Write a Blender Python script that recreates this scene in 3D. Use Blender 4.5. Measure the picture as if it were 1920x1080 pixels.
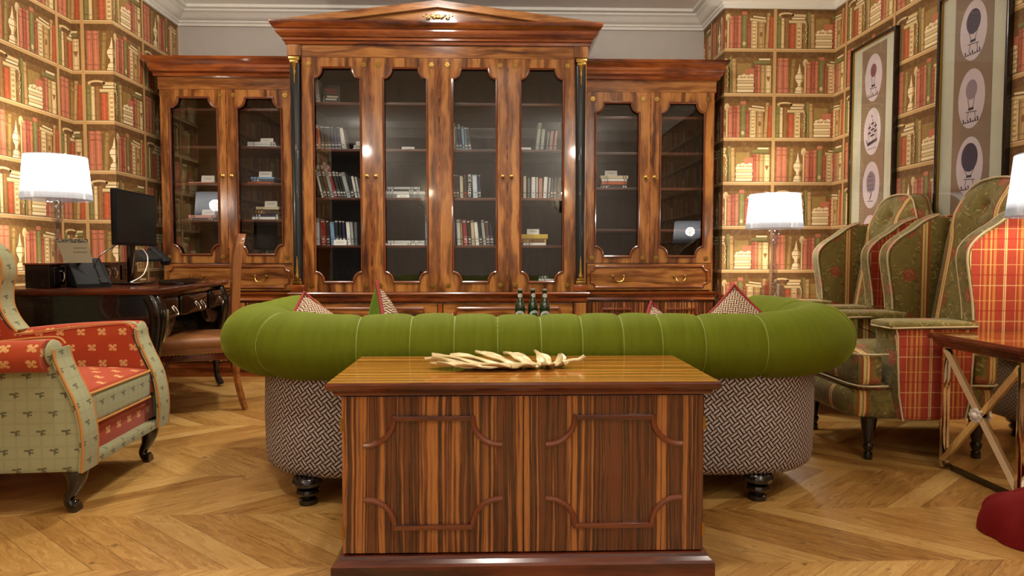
import bpy, bmesh, math, random
from mathutils import Vector, Matrix
PI = math.pi
for o in list(bpy.data.objects): bpy.data.objects.remove(o, do_unlink=True)
SC = bpy.context.scene
COL = SC.collection
# ------------------------------------------------------------------ camera
cam_d = bpy.data.cameras.new('camera'); cam = bpy.data.objects.new('camera', cam_d); COL.objects.link(cam)
cam_d.sensor_fit = 'HORIZONTAL'; cam_d.sensor_width = 36.0; cam_d.lens = 36.0 * 1250.0 / 1920.0
cam_d.clip_start = 0.05
YAW = math.atan2(34, 1250); PITCH = math.atan2(58, 1250)
cam.location = (0, 0, 0.9)
cam.rotation_euler = (PI/2 - PITCH, 0.0, -YAW)
SC.camera = cam
# ------------------------------------------------------------------ world, exposure, lights
w = bpy.data.worlds.new('world'); SC.world = w; w.use_nodes = True
w.node_tree.nodes['Background'].inputs[0].default_value = (1.0, 0.86, 0.7, 1)
w.node_tree.nodes['Background'].inputs[1].default_value = 0.05
SC.view_settings.view_transform = 'Standard'; SC.view_settings.look = 'None'
SC.view_settings.gamma = 1.0; SC.view_settings.use_curve_mapping = False
SC.view_settings.exposure = 0.2
def light(name, kind, loc, power, color=(1, .86, .68), rot=(0, 0, 0), size=.3, size_y=None, spot=None, blend=.6):
    d = bpy.data.lights.new(name, kind); d.energy = power; d.color = color
    if kind == 'AREA':
        d.shape = 'RECTANGLE' if size_y else 'DISK'; d.size = size
        if size_y: d.size_y = size_y
    else:
        d.shadow_soft_size = size
    if kind == 'SPOT': d.spot_size = math.radians(spot); d.spot_blend = blend
    o = bpy.data.objects.new(name, d); COL.objects.link(o); o.location = loc; o.rotation_euler = rot
    return o
# recessed ceiling spots of the room (ceiling at 2.92 m)
WARM = (1, .925, .82)
for i, (x, y, e, ang) in enumerate([(-1.6, 3.75, 35, 105), (-.4, 3.75, 135, 105), (.9, 3.85, 50, 110),
                                    (-1.5, 1.7, 75, 115), (.0, 1.3, 60, 115), (1.5, 1.3, 18, 115)]):
    light('ceiling_spot', 'SPOT', (x, y, 2.88), e, WARM, size=.09, spot=ang)
for x, e in ((-1.93, 24), (1.25, 24)):
    light('rear_lamp', 'POINT', (x, -.35, 2.5), e, WARM, size=.06)
for x in (-1.95, -.9, .1, 1.15): light('added_book_fill', 'SPOT', (x, 3.1, 2.88), 52, WARM, rot=(math.radians(40), 0, 0), size=.05, spot=66, blend=.8)  # added fill spots, no fixtures of the room: brighten the books and shelves
light('added_rear_wall_fill', 'SPOT', (.2, 1.2, 2.85), 170, (1, .96, .90), rot=(math.radians(-52), 0, 0), size=.1, spot=110)  # added spot that brightens the rear wall for its reflection in the glass
for x in (-1.9, -.4, 1.1): light('added_ceiling_fill', 'POINT', (x, 4.25, 2.78), 15, (1, .93, .84), size=.1)  # added fill points, no real cove lights: lift the ceiling and upper wall

# ------------------------------------------------------------------ mesh builder
def rect(x0, x1, y0, y1): return [(x0, y0), (x1, y0), (x1, y1), (x0, y1)]
def offset_poly(p, d):
    """mitred offset of a counter-clockwise polygon, d>0 outward"""
    n = len(p); out = []
    for i in range(n):
        a, b, c = Vector(p[i-1]), Vector(p[i]), Vector(p[(i+1) % n])
        e1 = (b-a).normalized(); e2 = (c-b).normalized()
        n1 = Vector((e1.y, -e1.x)); n2 = Vector((e2.y, -e2.x))
        m = n1+n2; L = m.dot(n1)
        if abs(L) < 1e-6: m = n1; L = 1
        out.append(tuple(b + m*(d/L)))
    return out
class MB:
    def __init__(s):
        s.bm = bmesh.new(); s.uv = s.bm.loops.layers.uv.new('UV'); s.done = s.bm.faces.layers.int.new('done')
        s.M = Matrix.Identity(4)
    def at(s, loc=(0, 0, 0), rz=0, ry=0, rx=0):
        s.M = Matrix.Translation(loc) @ Matrix.Rotation(rz, 4, 'Z') @ Matrix.Rotation(ry, 4, 'Y') @ Matrix.Rotation(rx, 4, 'X'); return s
    def v(s, p): return s.bm.verts.new(s.M @ Vector(p))
    def f(s, vs, uvs=None):
        try: f = s.bm.faces.new(vs)
        except ValueError: return None
        if uvs:
            for l, q in zip(f.loops, uvs): l[s.uv].uv = q
            f[s.done] = 1
        return f
    def box(s, x0, x1, y0, y1, z0, z1, bevel=0, seg=2):
        b = [s.v(p) for p in ((x0,y0,z0),(x1,y0,z0),(x1,y1,z0),(x0,y1,z0),(x0,y0,z1),(x1,y0,z1),(x1,y1,z1),(x0,y1,z1))]
        fs = [s.f([b[i] for i in q]) for q in ((3,2,1,0),(4,5,6,7),(0,1,5,4),(1,2,6,5),(2,3,7,6),(3,0,4,7))]
        if bevel:
            es = list({e for f in fs for e in f.edges})
            bmesh.ops.bevel(s.bm, geom=es, offset=bevel, segments=seg, profile=.6, affect='EDGES')
        return s
    def prism(s, poly, axis, a, b, bevel=0, seg=2):
        """poly in the plane across axis: x->(y,z) y->(x,z) z->(x,y)"""
        def P(q, t):
            return {'x': (t, q[0], q[1]), 'y': (q[0], t, q[1]), 'z': (q[0], q[1], t)}[axis]
        A = [s.v(P(q, a)) for q in poly]; B = [s.v(P(q, b)) for q in poly]
        n = len(poly); fs = [s.f(list(reversed(A))), s.f(B)]
        side = [s.f([A[i], A[(i+1) % n], B[(i+1) % n], B[i]]) for i in range(n)]
        if bevel:
            es = [e for f in fs for e in f.edges]
            bmesh.ops.bevel(s.bm, geom=es, offset=bevel, segments=seg, profile=.5, affect='EDGES')
        return s
    def rings(s, rings, closed=True, cap=True, uvf=None, capf=None):
        """rings: list of lists of points; quads between consecutive rings"""
        V = [[s.v(p) for p in r] for r in rings]; n = len(V[0])
        for j in range(len(V)-1):
            for i in range(n if closed else n-1):
                k = (i+1) % n
                q = [V[j][i], V[j][k], V[j+1][k], V[j+1][i]]
                if len(set(q)) < 4: continue
                uv = [uvf(i, j), uvf(i+1, j), uvf(i+1, j+1), uvf(i, j+1)] if uvf else None
                s.f(q, uv)
        if cap:
            s.f(list(reversed(V[0]))); s.f(V[-1])
        return s
    def lathe(s, prof, c=(0, 0, 0), seg=20, cap=True):
        R = [[(c[0]+r*math.cos(2*PI*i/seg), c[1]+r*math.sin(2*PI*i/seg), c[2]+z) for i in range(seg)] for r, z in prof]
        return s.rings(R, cap=cap)
    def plan(s, poly, prof):
        """stack offset outlines: prof [(offset, z)...]"""
        return s.rings([[(x, y, z) for x, y in offset_poly(poly, d)] for d, z in prof])
    def tube(s, pts, r, seg=8, closed=False, uvscale=1.0, cap=True, flat=1.0):
        pts = [Vector(p) for p in pts]; n = len(pts); R = []; up0 = None; L = 0; Ls = []
        for i in range(n):
            a = pts[i-1] if (i or closed) else pts[0]; b = pts[(i+1) % n] if (i < n-1 or closed) else pts[-1]
            t = (b-a).normalized()
            if up0 is None:
                up0 = Vector((0, 0, 1)) if abs(t.z) < .9 else Vector((1, 0, 0))
            x = t.cross(up0).normalized(); u = x.cross(t).normalized(); up0 = u
            rr = r(i/(n-1)) if callable(r) else (r[i] if isinstance(r, (list, tuple)) else r)
            R.append([tuple(pts[i] + x*rr*math.cos(2*PI*k/seg) + u*rr*flat*math.sin(2*PI*k/seg)) for k in range(seg)])
            if i: L += (pts[i]-pts[i-1]).length
            Ls.append(L)
        if closed: R.append(R[0])
        Ls.append(L+(pts[0]-pts[-1]).length)
        rm = r if not callable(r) and not isinstance(r, (list, tuple)) else .05
        V = [[s.v(p) for p in q] for q in (R[:-1] if closed else R)]
        if closed: V.append(V[0])
        for j in range(len(V)-1):
            for i in range(seg):
                k = (i+1) % seg
                s.f([V[j][i], V[j][k], V[j+1][k], V[j+1][i]],
                    [(Ls[j], i/seg*2*PI*rm), (Ls[j], (i+1)/seg*2*PI*rm), (Ls[j+1], (i+1)/seg*2*PI*rm), (Ls[j+1], i/seg*2*PI*rm)])
        if cap and not closed:
            s.f(list(reversed(V[0]))); s.f(V[-1])
        return s
    def soft(s, c, h, r, bulge=(0, 0, 0), n=8, pinch=0):
        """rounded box with bulging faces: centre c, half sizes h, edge radius r"""
        h = Vector(h); c = Vector(c); r = min(r, min(h)*.98)
        cache = {}
        def pt(p):
            key = tuple(round(k, 5) for k in p)
            if key in cache: return cache[key]
            P = Vector((p[0]*h.x, p[1]*h.y, p[2]*h.z))
            Q = Vector([max(-(h[i]-r), min(h[i]-r, P[i])) for i in range(3)]); D = P-Q
            if D.length > 1e-9: P = Q + D.normalized()*min(r, max(abs(D.x), abs(D.y), abs(D.z)))
            x, y, z = p
            P = Vector((P.x + bulge[0]*(1-y*y)*(1-z*z)*x, P.y + bulge[1]*(1-x*x)*(1-z*z)*y, P.z + bulge[2]*(1-x*x)*(1-y*y)*z))
            if pinch:
                k = 1 - pinch*(1-x*x*.9)*(y*y)*(abs(x)<=1); P.y *= k
            cache[key] = s.v(c+P); return cache[key]
        g = [-1+2*i/n for i in range(n+1)]
        for ax in range(3):
            for sg in (-1, 1):
                for i in range(n):
                    for j in range(n):
                        q = []
                        for a, b in ((i, j), (i+1, j), (i+1, j+1), (i, j+1)):
                            p = [0, 0, 0]; p[ax] = sg; p[(ax+1) % 3] = g[a]; p[(ax+2) % 3] = g[b]; q.append(pt(p))
                        if len(set(q)) == 4: s.f(q if sg > 0 else list(reversed(q)))
        return s
    def build(s, name, mat, parent=None, smooth=True, angle=38, loc=None, rz=0, bevel=0, sub=0, recalc=True):
        bm = s.bm
        if recalc: bmesh.ops.recalc_face_normals(bm, faces=bm.faces)
        bm.normal_update()
        for f in bm.faces:
            f.smooth = smooth
            if not f[s.done]:
                n = f.normal; ax = max(range(3), key=lambda i: abs(n[i]))
                for l in f.loops:
                    p = l.vert.co
                    l[s.uv].uv = (p.x, p.y) if ax == 2 else ((p.x, p.z) if ax == 1 else (p.y, p.z))
        if smooth:
            ca = math.radians(angle)
            for e in bm.edges:
                if len(e.link_faces) == 2 and e.calc_face_angle(0) > ca: e.smooth = False
        me = bpy.data.meshes.new(name); bm.to_mesh(me); bm.free()
        me.materials.append(mat)
        o = bpy.data.objects.new(name, me); COL.objects.link(o)
        if parent is not None: o.parent = parent
        if loc: o.location = loc
        o.rotation_euler = (0, 0, rz)
        if bevel:
            m = o.modifiers.new('bevel', 'BEVEL'); m.width = bevel; m.segments = 3; m.limit_method = 'ANGLE'; m.angle_limit = math.radians(40)
            m.harden_normals = False
        if sub:
            m = o.modifiers.new('sub', 'SUBSURF'); m.levels = sub; m.render_levels = sub
        return o
def tag(o, label=None, cat=None, group=None, kind=None):
    if label: o['label'] = label
    if cat: o['category'] = cat
    if group: o['group'] = group
    if kind: o['kind'] = kind
    return o
def empty(name, loc, rz=0, label=None, cat=None, group=None):
    o = bpy.data.objects.new(name, None); COL.objects.link(o); o.location = loc; o.rotation_euler = (0, 0, rz); o.empty_display_size = .1
    return tag(o, label, cat, group)
def copy_tree(o, parent=None):
    c = o.copy(); COL.objects.link(c); c.parent = parent
    for ch in list(o.children): copy_tree(ch, c)
    return c
def arc(cx, cz, rx, rz, a0, a1, n=8):
    return [(cx+rx*math.cos(math.radians(a0+(a1-a0)*i/n)), cz+rz*math.sin(math.radians(a0+(a1-a0)*i/n))) for i in range(n+1)]
def catmull(pts, n=6, closed=False):
    P = [Vector(p) for p in pts]; out = []; m = len(P)
    for i in range(m if closed else m-1):
        if closed: a, b, c, d = P[i-1], P[i], P[(i+1) % m], P[(i+2) % m]
        else: a, b, c, d = P[max(i-1, 0)], P[i], P[i+1], P[min(i+2, m-1)]
        for k in range(n):
            t = k/n
            out.append(tuple(.5*((2*b)+(c-a)*t+(2*a-5*b+4*c-d)*t*t+(3*b-a-3*c+d)*t**3)))
    if not closed: out.append(tuple(P[-1]))
    return out

# ------------------------------------------------------------------ shader expressions
class Sh:
    """one material; small expression language over math nodes"""
    def __init__(s, name):
        s.m = bpy.data.materials.new(name); s.m.use_nodes = True; s.nt = s.m.node_tree; s.N = s.nt.nodes; s.L = s.nt.links
        s.N.clear(); s.out = s.N.new('ShaderNodeOutputMaterial'); s.b = s.N.new('ShaderNodeBsdfPrincipled')
        s.L.new(s.b.outputs[0], s.out.inputs[0])
    def put(s, inp, v):
        if isinstance(v, X): s.L.new(v.s, inp)
        elif isinstance(v, (tuple, list)):
            inp.default_value = tuple(v) + ((1,) if len(v) == 3 and len(inp.default_value) == 4 else ())
        else: inp.default_value = v
    def math(s, op, *a):
        n = s.N.new('ShaderNodeMath'); n.operation = op
        for i, v in enumerate(a): s.put(n.inputs[i], v)
        return X(s, n.outputs[0])
    def uv(s):
        n = s.N.new('ShaderNodeUVMap'); n.uv_map = 'UV'; q = s.N.new('ShaderNodeSeparateXYZ'); s.L.new(n.outputs[0], q.inputs[0])
        return X(s, q.outputs[0]), X(s, q.outputs[1])
    def obj(s):
        n = s.N.new('ShaderNodeTexCoord'); q = s.N.new('ShaderNodeSeparateXYZ'); s.L.new(n.outputs['Object'], q.inputs[0])
        return X(s, q.outputs[0]), X(s, q.outputs[1]), X(s, q.outputs[2])
    def vec(s, x, y, z=0.0):
        n = s.N.new('ShaderNodeCombineXYZ'); s.put(n.inputs[0], x); s.put(n.inputs[1], y); s.put(n.inputs[2], z); return X(s, n.outputs[0])
    def noise(s, vec, scale=5, detail=3, rough=.5, dist=0, color=False):
        n = s.N.new('ShaderNodeTexNoise'); s.L.new(vec.s, n.inputs['Vector']); n.inputs['Scale'].default_value = scale
        n.inputs['Detail'].default_value = detail; n.inputs['Roughness'].default_value = rough; n.inputs['Distortion'].default_value = dist
        return X(s, n.outputs['Color' if color else 'Fac'])
    def white(s, vec):
        n = s.N.new('ShaderNodeTexWhiteNoise'); s.L.new(vec.s, n.inputs['Vector']); return X(s, n.outputs['Value'])
    def ramp(s, f, stops, interp='LINEAR'):
        n = s.N.new('ShaderNodeValToRGB'); s.put(n.inputs[0], f); r = n.color_ramp; r.interpolation = interp
        while len(r.elements) < len(stops): r.elements.new(.5)
        for e, (p, c) in zip(r.elements, stops): e.position = p; e.color = tuple(c)+(1,)
        return X(s, n.outputs[0])
    def mix(s, f, a, b, mode='MIX'):
        n = s.N.new('ShaderNodeMix'); n.data_type = 'RGBA'; n.blend_type = mode; n.clamp_factor = True
        s.put(n.inputs[0], f); s.put(n.inputs[6], a); s.put(n.inputs[7], b); return X(s, n.outputs[2])
    def attr(s, name):
        n = s.N.new('ShaderNodeAttribute'); n.attribute_name = name; return X(s, n.outputs['Color'])
    def bump(s, h, strength=.3, dist=.002):
        n = s.N.new('ShaderNodeBump'); s.put(n.inputs['Height'], h); n.inputs['Strength'].default_value = strength; n.inputs['Distance'].default_value = dist
        s.L.new(n.outputs[0], s.b.inputs['Normal'])
    def set(s, **k):
        for a, v in k.items():
            s.put(s.b.inputs[{'color': 'Base Color', 'rough': 'Roughness', 'metal': 'Metallic', 'coat': 'Coat Weight', 'coatr': 'Coat Roughness',
                              'trans': 'Transmission Weight', 'ior': 'IOR', 'sheen': 'Sheen Weight', 'sheenr': 'Sheen Roughness', 'sheenc': 'Sheen Tint',
                              'spec': 'Specular IOR Level', 'emit': 'Emission Color', 'estr': 'Emission Strength', 'alpha': 'Alpha'}[a]], v)
        return s
class X:
    def __init__(s, sh, sock): s.h = sh; s.s = sock
    def __add__(a, b): return a.h.math('ADD', a, b)
    def __radd__(a, b): return a.h.math('ADD', b, a)
    def __sub__(a, b): return a.h.math('SUBTRACT', a, b)
    def __rsub__(a, b): return a.h.math('SUBTRACT', b, a)
    def __mul__(a, b): return a.h.math('MULTIPLY', a, b)
    def __rmul__(a, b): return a.h.math('MULTIPLY', b, a)
    def __truediv__(a, b): return a.h.math('DIVIDE', a, b)
    def __lt__(a, b): return a.h.math('LESS_THAN', a, b)
    def __gt__(a, b): return a.h.math('GREATER_THAN', a, b)
    def floor(a): return a.h.math('FLOOR', a)
    def fr(a): return a.h.math('FRACT', a)
    def abs(a): return a.h.math('ABSOLUTE', a)
    def sin(a): return a.h.math('SINE', a)
    def sqrt(a): return a.h.math('SQRT', a)
    def pw(a, b): return a.h.math('POWER', a, b)
    def min(a, b): return a.h.math('MINIMUM', a, b)
    def max(a, b): return a.h.math('MAXIMUM', a, b)
    def mod(a, b): return a.h.math('FLOORED_MODULO', a, b)
def lin(r, g, b):
    f = lambda c: (c/255/12.92 if c/255 <= .04045 else ((c/255+.055)/1.055)**2.4)
    return (f(r), f(g), f(b))
def plain(name, c, rough=.5, metal=0, coat=0, bumpn=0, **k):
    s = Sh(name); x, y, z = s.obj(); n = s.noise(s.vec(x, y, z), 14, 3)
    s.set(color=s.mix(n*.35, c, tuple(q*.72 for q in c)), rough=rough, metal=metal, coat=coat, **k)
    if bumpn: s.bump(s.noise(s.vec(x, y, z), bumpn, 2), .25, .002)
    return s.m
def wood(name, dark, mid, lite, horiz=False, rough=.22, coat=.6, scale=1.0, stripes=0, spec=.5, streak=.5, jit=0.0):
    """veneer: grain runs along v (or u when horiz)"""
    s = Sh(name); u, v = s.uv()
    if horiz: u, v = v, u
    ox, oy, oz = s.obj()
    wob = s.noise(s.vec(u*(3*scale), v*(.9*scale), 0.0), 2.2, 3, .55)
    band = s.noise(s.vec(u*scale + wob*(.09 if not stripes else .022), v*((.055 if not stripes else .006)*scale), 1.7), 17 if not stripes else stripes, 3.5 if not stripes else 5, .62, .25)
    fine = s.noise(s.vec(u*(scale*9)+wob*.4, v*(scale*.35), 4.0), 24, 3, .6)
    cath = ((u*scale*1.0 + wob*.42)*38).sin()*.5+.5
    f = band*.72 + cath*.30*streak + fine*.20 - .06
    if stripes: f = band*.62 + s.noise(s.vec(u*scale+wob*.03, v*.01, 8.0), 13, 2, .5)*.34 + fine*.05
    if stripes: c = s.ramp(f, [(.36, lite), (.40, mid), (.43, dark), (.45, mid), (.485, mid), (.50, dark), (.515, mid), (.545, lite), (.58, mid), (.60, dark), (.63, mid), (.70, lite)])
    else: c = s.ramp(f, [(.30, dark), (.44, mid), (.58, lite), (.72, mid)])
    pores = s.noise(s.vec(u*90, v*3, 0.0), 6, 1) > .66
    c = s.mix(pores*.22, c, dark)
    s.set(color=c, rough=rough, coat=coat, coatr=.06, spec=spec)
    s.bump(fine, .06, .001)
    return s.m
DK, MD, LT = lin(58, 28, 12), lin(118, 70, 32), lin(164, 110, 56)
M = {}
M['walnut'] = wood('walnut veneer', DK, MD, LT)
M['walnut_h'] = wood('walnut veneer across', DK, MD, LT, horiz=True)
M['cherry'] = wood('red brown moulding', lin(52, 18, 7), lin(102, 46, 18), lin(140, 74, 30), horiz=True, rough=.18)
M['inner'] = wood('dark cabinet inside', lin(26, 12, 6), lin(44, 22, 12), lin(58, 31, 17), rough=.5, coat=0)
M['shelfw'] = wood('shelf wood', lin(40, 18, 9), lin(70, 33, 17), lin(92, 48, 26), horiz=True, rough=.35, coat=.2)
M['rose'] = wood('striped rosewood', lin(30, 12, 10), lin(104, 56, 32), lin(186, 122, 64), stripes=25, streak=.4, rough=.2, coat=.7)
M['rose_h'] = wood('striped rosewood across', lin(96, 48, 16), lin(168, 104, 42), lin(206, 146, 66), horiz=True, stripes=26, rough=.14, coat=.25, spec=.4)
M['mahog'] = wood('mahogany trim', lin(46, 14, 9), lin(86, 34, 18), lin(116, 54, 28), horiz=True, rough=.18, coat=.7)
M['mahog_m'] = wood('brown door moulding', lin(50, 20, 12), lin(92, 44, 24), lin(120, 62, 34), horiz=True, rough=.2, coat=.7)
M['black'] = plain('black lacquer', lin(16, 10, 9), .18, coat=.6)
M['plastic'] = plain('dark plastic', lin(14, 14, 15), .6, spec=.25)
M['ebony'] = plain('ebonised wood', lin(20, 15, 14), .22, coat=.5)
M['pilaster'] = plain('dark green black pilaster', lin(20, 26, 28), .3, coat=.3)
M['brass'] = plain('old brass', lin(176, 140, 72), .28, metal=1)
M['gold'] = plain('pale gold metal', lin(214, 196, 148), .4, metal=.25, bumpn=60)
M['silver'] = plain('silver metal', lin(200, 196, 188), .2, metal=1)
M['chrome'] = plain('chrome', lin(225, 222, 215), .08, metal=1)
M['white'] = plain('white painted moulding', lin(222, 220, 212), .55)
M['ceil'] = plain('ceiling paint', lin(236, 234, 230), .8)
M['grey'] = plain('grey wall paint', lin(184, 178, 170), .7)
M['card'] = plain('white card', lin(235, 230, 220), .6)
M['ink'] = plain('grey print', lin(120, 118, 116), .7)
M['paper'] = plain('book pages', lin(225, 212, 184), .8)
def glass(name, tint=(1, 1, 1), rough=0.0, refl=.09):
    """thin pane: mostly clear, mirror part by Schlick's law on either face"""
    s = Sh(name); s.N.remove(s.b); t = s.N.new('ShaderNodeBsdfTransparent'); g = s.N.new('ShaderNodeBsdfGlossy'); m = s.N.new('ShaderNodeMixShader')
    ge = s.N.new('ShaderNodeNewGeometry'); vm = s.N.new('ShaderNodeVectorMath'); vm.operation = 'DOT_PRODUCT'
    s.L.new(ge.outputs['Normal'], vm.inputs[0]); s.L.new(ge.outputs['Incoming'], vm.inputs[1])
    t.inputs[0].default_value = tuple(tint)+(1,); g.inputs['Roughness'].default_value = rough
    c = 1.0-X(s, vm.outputs['Value']).abs().min(1.0)
    f = c.pw(5.0)*(1-refl)+refl
    s.L.new(f.s, m.inputs[0]); s.L.new(t.outputs[0], m.inputs[1]); s.L.new(g.outputs[0], m.inputs[2]); s.L.new(m.outputs[0], s.out.inputs[0])
    return s.m
M['pane'] = glass('cabinet glass', (.95, .96, .96), refl=.055)
M['picglass'] = glass('picture glass', (.97, .97, .97), refl=.03)
M['crystal'] = glass('clear acrylic', (.93, .92, .96), .03, refl=.14)
# ================================================================== the setting
CEIL = 2.92
# chevron parquet: every board is a face of one floor mesh, with its grain in the UVs
def make_floor():
    bm = bmesh.new(); uv = bm.loops.layers.uv.new('UV'); cl = bm.loops.layers.float_color.new('Board')
    random.seed(4); H = .415; W = .128; cot = 1/math.tan(math.radians(40)); X0, X1, Y0, Y1 = -3.0, 2.7, -.85, 5.7
    r0 = int(math.floor((Y0-1.907)/H)); r1 = int(math.ceil((Y1-1.907)/H))
    for r in range(r0, r1):
        ya = 1.907+r*H; yb = ya+H; sg = 1 if r % 2 else -1
        dx = sg*H*cot
        for i in range(int((X0-1)/W), int((X1+1)/W)):
            x = i*W
            pts = [(x, ya), (x+W, ya), (x+W+dx, yb), (x+dx, yb)]
            # clip in x and y to the room
            poly = pts
            for ax, lim, keep in ((0, X0, 1), (0, X1, -1), (1, Y0, 1), (1, Y1, -1)):
                out = []
                for k in range(len(poly)):
                    a, b = poly[k-1], poly[k]
                    ia = (a[ax]-lim)*keep >= 0; ib = (b[ax]-lim)*keep >= 0
                    if ia != ib:
                        t = (lim-a[ax])/(b[ax]-a[ax]); out.append((a[0]+(b[0]-a[0])*t, a[1]+(b[1]-a[1])*t))
                    if ib: out.append(b)
                poly = out
                if not poly: break
            if len(poly) < 3: continue
            vs = [bm.verts.new((p[0], p[1], 0)) for p in poly]; f = bm.faces.new(vs)
            t = Vector((dx, H)).normalized(); nrm = Vector((t.y, -t.x)) ; wid = W*abs(nrm.x)
            c = (random.random(), random.random(), random.random(), 1)
            for l, p in zip(f.loops, poly):
                q = Vector((p[0]-x, p[1]-ya)); l[uv].uv = (abs(q.dot(nrm))/wid, q.dot(t)); l[cl] = c
    # underside so the floor has thickness
    b = [bm.verts.new(p) for p in ((X0, Y0, -.03), (X1, Y0, -.03), (X1, Y1, -.03), (X0, Y1, -.03))]; bm.faces.new(list(reversed(b)))
    me = bpy.data.meshes.new('floor'); bm.normal_update(); bm.to_mesh(me); bm.free()
    o = bpy.data.objects.new('floor', me); COL.objects.link(o); tag(o, kind='structure')
    s = Sh('oak chevron parquet'); u, v = s.uv(); a = s.N.new('ShaderNodeAttribute'); a.attribute_name = 'Board'
    q = s.N.new('ShaderNodeSeparateXYZ'); s.L.new(a.outputs['Color'], q.inputs[0]); r1_, r2_, r3_ = (X(s, q.outputs[i]) for i in range(3))
    wob = s.noise(s.vec(u*1.2+r2_*31, v*3+r1_*17, 0.0), 2.5, 3, .6)
    grain = s.noise(s.vec(u*1.5+wob*1.3+r1_*23, v*.9+r2_*11, 2.0), 5, 4, .62, .3)
    fine = s.noise(s.vec(u*14+r3_*9, v*2.2, 5.0), 7, 3, .6)
    knot = s.noise(s.vec(u*.7+r3_*40, v*5+r1_*9, 9.0), 2.4, 2, .5)
    f = grain*.66+fine*.22+r1_*.27-.07
    c = s.ramp(f, [(.28, lin(122, 82, 34)), (.45, lin(170, 124, 62)), (.6, lin(192, 150, 84)), (.8, lin(212, 176, 110))])
    c = s.mix((knot-.68)*6, c, lin(70, 36, 12))
    e = (u-.5).abs() > .488
    c = s.mix(e*.6, c, lin(50, 26, 8))
    s.set(color=c, rough=(fine*.14+.26), coat=.35, coatr=.22)
    s.bump(grain+e*-1.5, .12, .0012)
    me.materials.append(s.m)
make_floor()

def poly_clip(poly, u0, u1, v0, v1):
    for ax, lim, keep in ((0, u0, 1), (0, u1, -1), (1, v0, 1), (1, v1, -1)):
        out = []
        for k in range(len(poly)):
            a, b = poly[k-1], poly[k]; ia = (a[ax]-lim)*keep >= 0; ib = (b[ax]-lim)*keep >= 0
            if ia != ib:
                t = (lim-a[ax])/(b[ax]-a[ax]); out.append((a[0]+(b[0]-a[0])*t, a[1]+(b[1]-a[1])*t))
            if ib: out.append(b)
        poly = out
        if len(poly) < 3: return None
    return poly
# printed bookshelf wallpaper: colours of the print
WC = dict(bg=lin(122, 88, 46), sh=lin(192, 154, 102), shd=lin(104, 72, 36), red=lin(170, 84, 50), pink=lin(184, 112, 84), grn=lin(124, 118, 68),
          olv=lin(148, 120, 66), crm=lin(212, 186, 136), tan=lin(180, 144, 94), brn=lin(138, 98, 56), dk=lin(104, 70, 36), mar=lin(162, 84, 64), lig=lin(234, 214, 172))
def book(out, x, w, h, c, bands=True, lean=0, lay=2, y0=.028):
    dx = lean
    out.append((lay, WC[c], [(x, y0), (x+w, y0), (x+w+dx, y0+h), (x+dx, y0+h)]))
    dark = tuple(k*.62 for k in WC[c]); lite = tuple(min(1, k*1.35) for k in WC[c])
    out.append((lay+1, dark, [(x, y0), (x+w*.14, y0), (x+w*.14+dx, y0+h), (x+dx, y0+h)]))
    out.append((lay+1, lite, [(x+w*.42, y0), (x+w*.6, y0), (x+w*.6+dx, y0+h), (x+w*.42+dx, y0+h)]))
    if bands:
        for t in (.12, .76, .9):
            k = dx*t
            out.append((lay+2, dark, [(x+k, y0+h*t), (x+w+k, y0+h*t), (x+w+k, y0+h*t+.006), (x+k, y0+h*t+.006)]))
def slab(out, x, y, w, h, c, rot=0, lay=4):
    d = w*math.tan(rot)
    out.append((lay, WC[c], [(x, y), (x+w, y+d), (x+w, y+d+h), (x, y+h)]))
    out.append((lay+1, tuple(k*.6 for k in WC[c]), [(x, y), (x+w, y+d), (x+w, y+d+h*.22), (x, y+h*.22)]))
def blob(out, cx, cy, rx, ry, c, lay=4, n=10):
    out.append((lay, WC[c] if isinstance(c, str) else c, [(cx+rx*math.cos(2*PI*i/n), cy+ry*math.sin(2*PI*i/n)) for i in range(n)]))
def urn(out, cx, y0=.028, s=1.0):
    P = [(.034, 0), (.034, .012), (.028, .016), (.03, .03), (.024, .038), (.016, .046), (.012, .06), (.014, .072), (.026, .088), (.033, .105), (.033, .122), (.024, .138), (.016, .146), (.018, .15), (.012, .158), (.009, .175), (.005, .19), (.0015, .215)]
    out.append((4, WC['lig'], [(cx+r*s, y0+z*s) for r, z in P] + [(cx-r*s, y0+z*s) for r, z in reversed(P)]))
    out.append((5, WC['tan'], [(cx+r*s, y0+z*s) for r, z in P] + [(cx+r*s*.45, y0+z*s) for r, z in reversed(P)]))
    for z, r in ((.012, .034), (.046, .016), (.1, .033), (.138, .024)):
        out.append((6, WC['brn'], [(cx-r*s, y0+z*s), (cx+r*s, y0+z*s), (cx+r*s, y0+(z+.004)*s), (cx-r*s, y0+(z+.004)*s)]))
TW, TH = .60, .337
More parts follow.
